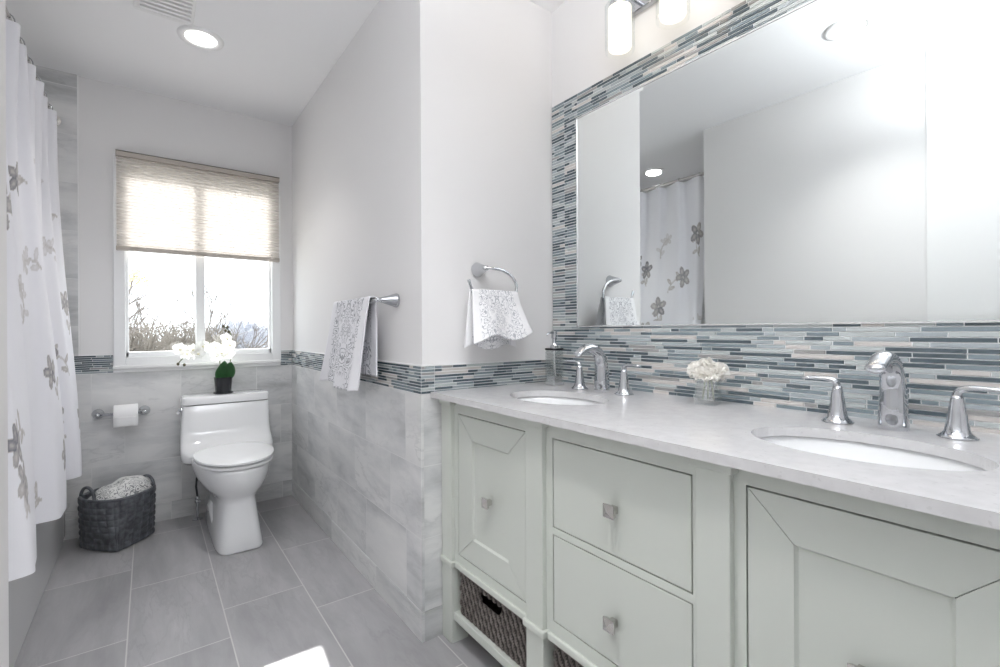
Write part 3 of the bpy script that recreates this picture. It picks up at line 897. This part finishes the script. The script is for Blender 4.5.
# ------------------------------------------------------------------ vanity cabinet
van = thing('vanity_cabinet', (1.1, .72, 0), 'long sage grey double vanity cabinet with square posts and open bottom shelf', 'vanity cabinet')
FX, PX = .852, .838                                # face frame plane, post plane
posts = [(1.418, 1.486), (.946, 1.016), (.439, .507), (-.045, .027)]
bays = [(1.016, 1.418), (.507, .946), (.027, .439)]
b = MB()
b.box(FX+.03, XD-.02, -.03, 1.47, .27, .284, 1)
for y in (-.045, .466, .974, 1.470): b.box(FX+.03, XD-.02, y, y+.016, .284, .849 if y < 0 or y > 1.4 else .70, 1)
b.box(XD-.02, XD-.004, -.045, 1.486, .27, .849, 1)
b.box(FX+.045, XD-.004, 1.47, 1.486, .05, .27, 0); b.box(FX+.045, XD-.004, -.045, -.03, .05, .27, 0)
b.box(XD-.02, XD-.004, -.03, 1.47, .05, .27, 0)
b.build('carcass', [M['cab'], M['gap']], van)
for y0, y1 in posts:
    b = MB().box(PX, PX+.068, y0, y1, 0, .826)
    b.box(PX-.009, PX+.068, y0-.009, y1+(.002 if y1 > 1.4 else .009), .826, .849)
    b.build('post', M['cab'], van, bevel=.0025)
# moulding that runs along the bays and jumps out round each post
b = MB()
for y0, y1 in posts: b.box(PX-.008, PX+.07, y0-.008, y1+(.001 if y1 > 1.4 else .008), .266, .287)
for y0, y1 in bays: b.box(FX-.008, FX+.06, y0+.008, y1-.008, .266, .287)
b.build('moulding', M['cab'], van, bevel=.005, seg=3)
doors = [(1.032, 1.393, .318, .798), None, (.070, .414, .318, .806)]
inner = [(1.112, 1.305, .396, .720), None, (.145, .339, .396, .730)]
# face frame around the openings
b = MB()
def frame_bay(y0, y1, openings):
    zs = [.287]
    for (a, c, d, e) in openings: zs += [d-.003, e+.003]
    zs.append(.849)
    a, c = openings[0][0]-.003, openings[0][1]+.003
    b.box(FX, FX+.021, y0, a, .287, .849); b.box(FX, FX+.021, c, y1, .287, .849)
    for i in range(0, len(zs), 2): b.box(FX, FX+.021, a, c, zs[i], zs[i+1])
DR = [(.523, .917, .323, .546), (.523, .917, .570, .799)]
frame_bay(*bays[0], [doors[0]]); frame_bay(*bays[1], DR); frame_bay(*bays[2], [doors[2]])
b.build('face_frame', M['cab'], van)
b = MB()
for y0, y1 in bays: b.box(FX-.006, XD-.02, y0, y1, .081, .109)
b.build('bottom_shelf', M['cab'], van, bevel=.002)
def knob(parent, y, z):
    b = MB()
    b.box(FX-.016, FX, y-.008, y+.008, z-.008, z+.008)
    s_ = .0155
    b.hexa([(FX-.024, y-s_, z-s_), (FX-.024, y-s_, z+s_), (FX-.024, y+s_, z-s_), (FX-.024, y+s_, z+s_), (FX-.014, y-s_*.8, z-s_*.8), (FX-.014, y-s_*.8, z+s_*.8), (FX-.014, y+s_*.8, z-s_*.8), (FX-.014, y+s_*.8, z+s_*.8)])
    i = len(b.v)
    b.v += [(FX-.0241, y-s_, z-s_), (FX-.0241, y+s_, z-s_), (FX-.0241, y+s_, z+s_), (FX-.0241, y-s_, z+s_), (FX-.031, y, z)]
    for q in ((0, 1, 4), (1, 2, 4), (2, 3, 4), (3, 0, 4)): b.face([i+j for j in q])
    return b.build('knob', M['nickel'], parent)
for D, I, k in ((doors[0], inner[0], (1.203, .552)), (doors[2], inner[2], (.243, .576))):
    y0, y1, z0, z1 = D; a0, a1, c0, c1 = I
    b = MB(); g = .0007
    q = lambda y, z: [(FX, y, z), (FX+.018, y, z)]
    def strip(p):
        # four front corners -> mitred rail
        v = []
        for X in (FX, FX+.018): v.append([(X, y, z) for y, z in p])
        i = len(b.v); b.v += v[0]+v[1]
        b.face([i+0, i+1, i+2, i+3]); b.face([i+7, i+6, i+5, i+4])
        for j in range(4): k_ = (j+1) % 4; b.face([i+j, i+4+j, i+4+k_, i+k_])
    strip([(y0+g, z0), (y1-g, z0), (a1-g, c0), (a0+g, c0)]); strip([(y0+g, z1), (a0+g, c1), (a1-g, c1), (y1-g, z1)])
    strip([(y0, z0+g), (a0, c0+g), (a0, c1-g), (y0, z1-g)]); strip([(y1, z0+g), (y1, z1-g), (a1, c1-g), (a1, c0+g)])
    # sloping inner lip and the sunk panel
    i = len(b.v)
    e = .004
    o_ = [(a0, c0), (a1, c0), (a1, c1), (a0, c1)]; n_ = [(a0+e, c0+e), (a1-e, c0+e), (a1-e, c1-e), (a0+e, c1-e)]
    b.v += [(FX+.002, y, z) for y, z in o_]+[(FX+.007, y, z) for y, z in n_]
    for j in range(4): k_ = (j+1) % 4; b.face([i+j, i+k_, i+4+k_, i+4+j])
    b.face([i+4, i+5, i+6, i+7])
    d = b.build('door', M['cab'], van, bevel=.0007, seg=1)
    knob(d, *k)
for D, k in zip(DR, ((.714, .419), (.712, .677))):
    d = MB().box(FX, FX+.018, *D).build('drawer', M['cab'], van, bevel=.0015)
    knob(d, *k)

# wicker baskets on the open shelf
def wicker_basket(y0, y1, label):
    t = thing('wicker_basket', (1.0, (y0+y1)/2, .109), label, 'basket', 'wicker baskets on the vanity shelf')
    x0, x1, z0, z1 = FX+.010, 1.22, .1095, .256
    R = .02
    loop = []
    def arc(cx, cy, a0):
        for k in range(6):
            a = a0+PI/2*k/5; loop.append((cx+R*math.cos(a), cy+R*math.sin(a)))
    arc(x0+R, y0+R, PI); arc(x1-R, y0+R, 1.5*PI); arc(x1-R, y1-R, 0); arc(x0+R, y1-R, .5*PI)
    loop.append(loop[0])
    cum = [0]
    for i in range(1, len(loop)): cum.append(cum[-1]+math.dist(loop[i], loop[i-1]))
    Ltot = cum[-1]; ns = int(round(Ltot/.0125/2)*2); pitch = Ltot/ns; nr = 6; rh = (z1-z0)/nr
    def at_s(s_):
        s_ %= Ltot
        for i in range(1, len(cum)):
            if s_ <= cum[i]:
                f = (s_-cum[i-1])/max(1e-9, cum[i]-cum[i-1])
                return Vector((lerp(loop[i-1][0], loop[i][0], f), lerp(loop[i-1][1], loop[i][1], f)))
    nu = ns*4; tab = [at_s(Ltot*i/nu) for i in range(nu)]
    cen = Vector(((x0+x1)/2, (y0+y1)/2))
    nor = []
    for i in range(nu):
        d = tab[(i+1) % nu]-tab[i-1]; nor.append(Vector((d.y, -d.x)).normalized())
    def f(u, v):
        i = int(round(u*nu)) % nu; s_ = i/4; r = v*nr
        row = min(math.floor(r), nr-1)
        par = 1 if row % 2 else -1
        # diagonal strands: the over-strand of each crossing slides sideways as it climbs
        d = .0062*(.15+.85*abs(math.sin(PI*r))**.7)*math.cos(PI*(s_+.9*(r-row)))*par
        p = tab[i]+nor[i]*d
        return (p.x, p.y, z0+(z1-z0)*v)
    yc = (y0+y1)/2
    hole = lambda u, v: (tab[int(u*nu) % nu].x < x0+.005 and abs(tab[int(u*nu) % nu].y-yc) < .055 and .66 < v < .88)
    b = MB().grid(f, nu, nr*8, 0, hole)
    # darker faces where the weave dips inward: crevice shade put into the colour
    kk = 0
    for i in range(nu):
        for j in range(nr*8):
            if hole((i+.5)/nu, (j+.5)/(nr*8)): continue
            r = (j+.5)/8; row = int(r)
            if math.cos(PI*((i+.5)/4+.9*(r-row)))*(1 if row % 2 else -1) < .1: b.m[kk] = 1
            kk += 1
    i0 = len(b.v); b.v += [(p[0], p[1], z0+.003) for p in loop[:-1]]; b.face(range(i0, len(b.v)))
    b.build('body', [M['wicker'], M['wicker_crevice']], t, smooth=True)
    MB().tube([(p[0], p[1], z1) for p in loop], .0055, 8, cap=False).build('rim', M['wicker'], t, smooth=True)
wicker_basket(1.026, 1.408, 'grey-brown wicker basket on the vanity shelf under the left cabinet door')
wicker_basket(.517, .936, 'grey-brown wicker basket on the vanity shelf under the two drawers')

# ------------------------------------------------------------------ countertop with two oval cut-outs
SINKS = [(1.055, 1.115), (1.055, .312)]
SAX, SAY = .130, .182
ctop = thing('countertop', (1.09, .72, .85), 'long pale grey quartz countertop with two oval sink cut-outs', 'countertop')
CX0, CX1, CYa, CYb, CZa, CZb = .797, XD-.0005, -.06, YC-.001, .850, .870
def slab():
    b = MB()
    bounds = [CYa, .7135, CYb]
    n = 64
    for (sx, sy), (ya, yb) in zip(reversed(SINKS), ((CYa, .7135), (.7135, CYb))):
        inn = [(sx+SAX*math.cos(2*PI*k/n), sy+SAY*math.sin(2*PI*k/n)) for k in range(n)]
        out = []
        for k in range(n):
            dx, dy = math.cos(2*PI*k/n)*SAX, math.sin(2*PI*k/n)*SAY
            c = []
            if dx > 1e-9: c.append((CX1-sx)/dx)
            if dx < -1e-9: c.append((CX0-sx)/dx)
            if dy > 1e-9: c.append((yb-sy)/dy)
            if dy < -1e-9: c.append((ya-sy)/dy)
            t = min(c); out.append((sx+dx*t, sy+dy*t))
        # put the nearest ray exactly on each corner
        for cxx, cyy in ((CX0, ya), (CX0, yb), (CX1, ya), (CX1, yb)):
            j = min(range(n), key=lambda q: math.dist(out[q], (cxx, cyy))); out[j] = (cxx, cyy)
        i = len(b.v)
        for z in (CZb, CZa): b.v += [(x, y, z) for x, y in inn]+[(x, y, z) for x, y in out]
        for k in range(n):
            q = (k+1) % n
            b.face((i+k, i+n+k, i+n+q, i+q))
            b.face((i+2*n+k, i+2*n+q, i+3*n+q, i+3*n+k))
            b.face((i+k, i+q, i+2*n+q, i+2*n+k))
            b.face((i+n+k, i+3*n+k, i+3*n+q, i+n+q))
    return b
slab().build('slab', M['quartz'], ctop)
def sink(sx, sy, label):
    t = thing('sink', (sx, sy, .849), label, 'sink', 'undermount oval sinks')
    R = lambda z, k: supell(sx, sy, z, (SAX+.006)*k, (SAY+.006)*k, 2, 56)
    b = MB().loft([R(.8485, 1.10), R(.8485, 1.0), R(.835, .985), R(.80, .93), R(.76, .80), R(.73, .58), R(.718, .30), R(.715, .12)], False, True)
    b.build('basin', M['porc'], t, smooth=True, solid=0)
    MB().lathe([(.026, .0), (.026, .003), (.018, .004), (.003, .002)], (sx, sy, .716), 'z', 24).build('drain', M['chrome'], t, smooth=True)
sink(*SINKS[0], 'white oval undermount sink near the soap dispenser')
sink(*SINKS[1], 'white oval undermount sink in the near right end of the counter')

def faucet(x, y, label):
    t = thing('faucet', (x, y, .870), label, 'faucet', 'widespread chrome faucets')
    Z = .870
    # arched flat spout
    pts = curve([(x+.006, y, Z), (x+.005, y, Z+.05), (x+.003, y, Z+.095), (x-.010, y, Z+.130), (x-.040, y, Z+.150), (x-.075, y, Z+.152), (x-.105, y, Z+.140), (x-.118, y, Z+.131)], 6)
    n = len(pts); rr = []
    for i in range(n):
        f = i/(n-1)
        w = lerp(.027, .0215, smooth01(f/.45)) if f < .45 else lerp(.0215, .018, smooth01((f-.45)/.4)) if f < .85 else .018
        th = lerp(.026, .019, smooth01(f/.5)) if f < .5 else lerp(.019, .0095, smooth01((f-.5)/.45))
        if f > .93: w *= math.sqrt(max(.08, 1-((f-.93)/.08)**2)); th *= .9
        rr.append((w, th))
    MB().tube(pts, rr, 20, side=(0, 1, 0)).build('spout', M['chrome'], t, smooth=True)
    for s_ in (1, -1):
        hy = y+s_*.101
        b = MB().lathe([(.030, 0), (.0315, .002), (.027, .005), (.0205, .012), (.0175, .026), (.0150, .045), (.0125, .062), (.0105, .076), (.0088, .084)], (x, hy, Z), 'z', 28)
        lv = curve([(x, hy, Z+.078), (x, hy+s_*.003, Z+.092), (x-.002, hy+s_*.016, Z+.099), (x-.006, hy+s_*.040, Z+.100), (x-.012, hy+s_*.072, Z+.099)], 6)
        m_ = len(lv); lr = []
        for i in range(m_):
            f = i/(m_-1); e = 1 if f < .92 else math.sqrt(max(.1, 1-((f-.92)/.085)**2))
            lr.append((lerp(.0092, .0080, f)*e, lerp(.0092, .0038, f**.6)*e))
        b.tube(lv, lr, 14, side=(1, 0, 0))
        b.build('handle', M['chrome'], t, smooth=True)
faucet(1.270, 1.122, 'chrome widespread faucet at the sink near the soap dispenser')
faucet(1.278, .314, 'chrome widespread faucet at the near right sink')

# ------------------------------------------------------------------ soap dispenser
sd = thing('soap_dispenser', (1.283, 1.372, .870), 'square clear glass soap pump bottle in the counter corner', 'soap dispenser')
sx, sy, sz = 1.283, 1.372, .8702
def sq(h, z, e=9): return supell(sx, sy, z, h*.84, h*.84, e, 40)
b = MB().loft([sq(.030, sz), sq(.032, sz+.004), sq(.032, sz+.128), sq(.028, sz+.134), sq(.020, sz+.137)], True, False)
b.loft([sq(.027, sz+.012), sq(.027, sz+.126)], True, False)
b.build('bottle', M['clear_thick'], sd, autosm=40)
MB().loft([sq(.026, sz+.012), sq(.026, sz+.036)]).build('liquid', M['soap'], sd, autosm=40)
MB().loft([sq(.0325, sz+.0005), sq(.0335, sz+.003), sq(.0335, sz+.010), sq(.0325, sz+.012)]).build('base_plate', M['soap'], sd, autosm=40)
MB().loft([sq(.029, sz+.136), sq(.033, sz+.137), sq(.033, sz+.143), sq(.029, sz+.144)]).build('collar', M['darkmetal'], sd, autosm=40)
b = MB().lathe([(.017, .143), (.017, .152), (.009, .160), (.0075, .168), (.0075, .182), (.012, .183), (.012, .212), (.010, .214), (.002, .215)], (sx, sy, sz), 'z', 22)
b.tube([(sx, sy, sz+.205), (sx-.03, sy-.012, sz+.205), (sx-.052, sy-.02, sz+.203), (sx-.058, sy-.022, sz+.196)], [.005, .0042, .0036, .003], 10)
b.build('pump', M['chrome'], sd, autosm=40)
MB().tube([(sx, sy, sz+.14), (sx+.002, sy, sz+.08), (sx+.008, sy, sz+.016)], .003, 8).build('dip_tube', M['paper'], sd, smooth=True)

# ------------------------------------------------------------------ glass vase with flowers
vx, vy, vz = 1.292, .738, .8702
vs = thing('glass_vase', (vx, vy, vz), 'small square clear glass vase between the two sinks', 'vase')
ca, sa = math.cos(.18), math.sin(.18)
def vq(h, z):
    return [(vx+(px*ca-py*sa)*h, vy+(px*sa+py*ca)*h, z) for px, py in ((-1, -1), (1, -1), (1, 1), (-1, 1))]
b = MB().loft([vq(.027, vz), vq(.027, vz+.078), vq(.0235, vz+.078), vq(.0235, vz+.010)], True, True)
b.build('glass', M['clear_thick'], vs)
fb = thing('flower_bunch', (vx, vy, vz+.09), 'round bunch of cream white ruffled flowers in the glass vase', 'flowers')
rnd = random.Random(5)
def ruffle(c, R, npet, seed):
    r = random.Random(seed); b = MB(); c = Vector(c)
    for k in range(npet):
        f = (k+.5)/npet
        pol = math.acos(1-1.55*f); az = k*2.399963+r.uniform(-.2, .2)
        d = Vector((math.sin(pol)*math.cos(az), math.sin(pol)*math.sin(az), math.cos(pol)))
        a = d.orthogonal().normalized(); a = (Matrix.Rotation(r.uniform(0, 6.28), 3, d) @ a); e = d.cross(a)
        w = R*r.uniform(.38, .52); h = R*r.uniform(.75, 1.05)
        ph = r.uniform(0, 6.28)
        def fn(u, v, d=d, a=a, e=e, w=w, h=h, ph=ph):
            lat = (v-.5)*2*w*(.35+.65*math.sin(PI*.5*u))
            curl = .30*R*u*u
            ruf = .07*R*math.sin(9*v+ph)*u
            return c+d*(h*u-(2*abs(v-.5))**2*.16*R*u)+a*lat+e*(curl+ruf)
        b.grid(fn, 5, 7)
    return b
for i, (dx, dy, dz, R) in enumerate(((0, 0, .116, .042), (-.012, .036, .108, .034), (.008, -.036, .106, .034), (-.034, .004, .098, .033), (.034, .004, .104, .033), (-.020, -.024, .094, .030), (-.004, .052, .098, .024))):
    ruffle((vx+dx*.78, vy+dy*.78, vz+.09+(dz-.102)*.85), R*.84, 40, 40+i).build('blossom', M['carn'], fb, smooth=True)
b = MB()
for dx, dy in ((.006, .004), (-.008, .006), (.003, -.009)):
    b.tube([(vx+dx*1.6, vy+dy*1.6, vz+.014), (vx+dx, vy+dy, vz+.06), (vx+dx*.5, vy+dy*.5, vz+.10)], .0022, 6)
b.build('stem', mat('pale_green_stem', srgb(190, 200, 170), .5), fb, smooth=True)

# ------------------------------------------------------------------ mirror
mir = thing('wall_mirror', (XD, .72, 1.1), 'large rectangular mirror set in the mosaic above the counter', 'mirror')
b = MB(); w = .014
xm, xe = XD-.0024, XD-.0019
o_ = [(MY0, MZ0), (MY1, MZ0), (MY1, MZ1), (MY0, MZ1)]; n_ = [(MY0+w, MZ0+w), (MY1-w, MZ0+w), (MY1-w, MZ1-w), (MY0+w, MZ1-w)]
b.v += [(xe, y, z) for y, z in o_]+[(xm, y, z) for y, z in n_]+[(XD+.001, y, z) for y, z in o_]
for j in range(4):
    k = (j+1) % 4; b.face([j, k, 4+k, 4+j]); b.face([8+j, 8+k, k, j])
b.face([4, 5, 6, 7]); b.face([11, 10, 9, 8])
b.build('silvered_glass', M['mirror'], mir)
b = MB()
for y0, y1, z0, z1 in ((MY0-.004, MY1+.004, MZ0-.004, MZ0+.001), (MY0-.004, MY1+.004, MZ1-.001, MZ1+.004), (MY0-.004, MY0+.001, MZ0, MZ1), (MY1-.001, MY1+.004, MZ0, MZ1)):
    b.box(XD-.004, XD+.001, y0, y1, z0, z1)
b.build('edge_strip', mat('pale_metal_edge', srgb(226, 228, 228), .25, .6), mir)

# ------------------------------------------------------------------ vanity light
vl = thing('vanity_light', (XD, .749, 2.25), 'wall light bar with lit frosted glass shades above the mirror', 'wall light')
MB().box(XD-.012, XD+P, .37, 1.13, 2.20, 2.30).build('back_plate', M['chrome'], vl, bevel=.004)
LX = 1.300
for k in range(4):
    y = 1.055-.204*k
    b = MB().tube([(XD-.01, y, 2.25), (LX+.02, y, 2.25), (LX, y, 2.245), (LX, y, 2.215)], .008, 12)
    b.lathe([(.030, 2.186), (.034, 2.192), (.034, 2.206), (.014, 2.218)], (LX, y, 0), 'z', 24)
    b.build('arm', M['chrome'], vl, autosm=40)
    s_ = MB().lathe([(.050, 2.040), (.050, 2.196), (.040, 2.204), (.03, 2.205)], (LX, y, 0), 'z', 36, cap0=False, cap1=False).build('glass_cylinder', M['clear'], vl, smooth=True)
    MB().lathe([(.028, 2.046), (.037, 2.048), (.039, 2.054), (.039, 2.186), (.034, 2.190)], (LX, y, 0), 'z', 32, cap0=True, cap1=True).build('frosted_shade', M['shade_lit'], s_, autosm=60)
    l = bpy.data.lights.new('bulb', 'POINT'); l.energy = LAMP_W; l.shadow_soft_size = .045; l.color = (1, .80, .60)
    lo = bpy.data.objects.new('bulb', l); COL.objects.link(lo); lo.parent = vl; lo.location = (LX-XD-.065, y-.749, -.13)

# ------------------------------------------------------------------ outside the window
gr = MB().box(-60, 80, 4.2, 160, -3.2, -3.0).build('ground', M['ground']); struct(gr)
def branch(b, p, d, L, r, depth, rnd, leaves=None):
    p = Vector(p); d = Vector(d).normalized()
    q = p+d*L
    mid = (p+q)/2+Vector((rnd.uniform(-1, 1), rnd.uniform(-1, 1), rnd.uniform(-.3, .6)))*L*.07
    b.tube([p, mid, q], [r, r*.8, r*.6], 5 if depth > 2 else 3, cap=False)
    if depth == 0:
        if leaves is not None: leaves.append(q)
        return
    for k in range(rnd.choice((2, 3, 3))):
        a = Vector((rnd.uniform(-1, 1), rnd.uniform(-1, 1), rnd.uniform(-.2, 1)))
        branch(b, p.lerp(q, rnd.uniform(.55, 1)), d*.75+a*.62, L*rnd.uniform(.6, .82), r*.70, depth-1, rnd, leaves)
def bare_tree(x, y, h, seed, label, depth=5, r=.06, lean=(0, 0, 1), leafn=0, matn='bark'):
    rnd = random.Random(seed); b = MB(); lv = []
    t = thing('bare_tree', (x, y, -3), label, 'tree', 'bare trees outside the window')
    branch(b, (x, y, -3), lean, h*.42, r, depth, rnd, lv)
    b.build('branches', M[matn], t)
    if leafn:
        q = MB()
        for p in lv[:]:
            if rnd.random() < leafn:
                s_ = rnd.uniform(.025, .05); n_ = Vector((rnd.uniform(-1, 1), rnd.uniform(-1, 1), rnd.uniform(-1, 1))).normalized(); a = n_.orthogonal().normalized()*s_; e = n_.cross(a)
                i = len(q.v); q.v += [p-a, p+e*.6, p+a, p-e*.6]; q.face((i, i+1, i+2, i+3))
        lf = q.build('leaves', M['yleaf'], t); lf['kind'] = 'stuff'
def brush(x, y, top, w, seed, label, matn='twig', n=420, grp='twiggy shrubs outside the window'):
    rnd = random.Random(seed); b = MB()
    t = thing('shrub', (x, y, -3), label, 'shrub', grp)
    hh = top+3
    for k in range(n):
        a = rnd.uniform(0, 6.28); rr = rnd.random()**.5*w
        px, py = x+rr*math.cos(a), y+rr*math.sin(a)*.6
        zt = -3+hh*(1-.35*(rr/w)**2)*rnd.uniform(.72, 1)
        zb = zt-rnd.uniform(.35, 1.1)*min(1.5, hh*.3)
        lean = Vector((rnd.uniform(-.5, .5), rnd.uniform(-.5, .5), 0))*(zt-zb)
        r0 = .017*(y/12)
        p0 = Vector((px, py, zb)); p1 = p0+Vector((0, 0, zt-zb))+lean
        b.tube([p0, (p0+p1)/2+Vector((rnd.uniform(-.05, .05), 0, 0)), p1], [r0, r0*.8, r0*.4], 3, cap=False)
        for j in range(3):
            s0 = p0.lerp(p1, rnd.uniform(.3, .95)); s1 = s0+Vector((rnd.uniform(-.3, .3), rnd.uniform(-.2, .2), rnd.uniform(0, .3)))
            b.tube([s0, s1], [r0*.55, r0*.3], 3, cap=False)
    for k in range(9):
        b.tube([(x+rnd.uniform(-.2, .2), y, -3), (x+rnd.uniform(-.6, .6)*w, y+rnd.uniform(-.4, .4)*w, -3+hh*.75)], [.05, .02], 4, cap=False)
    b.build('twigs', M[matn], t)
rnd = random.Random(3)
t = thing('bare_tree', (-1.3, 8.5, -3), 'bare tree reaching in with yellow leaves at the left edge of the window', 'tree', 'bare trees outside the window')
b = MB(); q = MB()
b.tube([(-1.3, 8.5, -3), (-1.27, 8.5, -1), (-1.2, 8.5, .6), (-1.25, 8.5, 2.6)], [.09, .07, .05, .02], 6)
tips = []
for pts in (((-1.22, 8.5, .8), (-.6, 8.5, 1.22), (-.02, 8.48, 1.62)), ((-.75, 8.5, 1.12), (-.3, 8.5, 1.45), (-.16, 8.52, 1.93)), ((-1.2, 8.5, .5), (-.5, 8.5, .95), (-.10, 8.5, 1.42)), ((-.55, 8.5, .92), (-.25, 8.5, 1.05), (-.03, 8.5, 1.30))):
    b.tube(curve(pts, 5), [.024-.0014*i for i in range(11)], 4)
    P1, P2 = Vector(pts[1]), Vector(pts[2])
    for k in range(5):
        o = P1.lerp(P2, rnd.uniform(.1, .95)); v = Vector((rnd.uniform(.1, .5), rnd.uniform(-.2, .2), rnd.uniform(-.1, .5)))*.5
        b.tube([o, o+v*.5+Vector((0, 0, .02)), o+v], [.009, .007, .006], 3)
for k in range(34):
    p = Vector((-.16+rnd.gauss(0, .07), 8.5, 1.86+rnd.gauss(0, .055))); s_ = rnd.uniform(.022, .040)
    n_ = Vector((rnd.uniform(-.5, .5), -1, rnd.uniform(-.5, .5))).normalized(); a = n_.orthogonal().normalized()*s_; e = n_.cross(a)
    i = len(q.v); q.v += [p-a, p+e*.6, p+a, p-e*.6]; q.face((i, i+1, i+2, i+3))
b.build('branches', M['bark'], t); q.build('leaves', M['yleaf'], t)
bare_tree(.42, 13.6, 4.9, 8, 'slender bare tree rising over the shrubs in the left pane', 5, .05, (.02, 0, 1))
bare_tree(1.0, 17.5, 4.5, 21, 'small bare tree just left of the window mullion', 5, .05, (.02, 0, 1))
brush(-.22, 9.4, 1.40, .62, 1, 'dense twiggy shrub in the lower left corner of the window', 'twig', 1500)
brush(.45, 11.4, 1.36, .7, 2, 'twiggy shrub in the middle of the left window pane', 'twig', 1500)
brush(1.35, 14.6, 1.33, .9, 4, 'low twiggy shrub behind the window mullion', 'twig', 1500)
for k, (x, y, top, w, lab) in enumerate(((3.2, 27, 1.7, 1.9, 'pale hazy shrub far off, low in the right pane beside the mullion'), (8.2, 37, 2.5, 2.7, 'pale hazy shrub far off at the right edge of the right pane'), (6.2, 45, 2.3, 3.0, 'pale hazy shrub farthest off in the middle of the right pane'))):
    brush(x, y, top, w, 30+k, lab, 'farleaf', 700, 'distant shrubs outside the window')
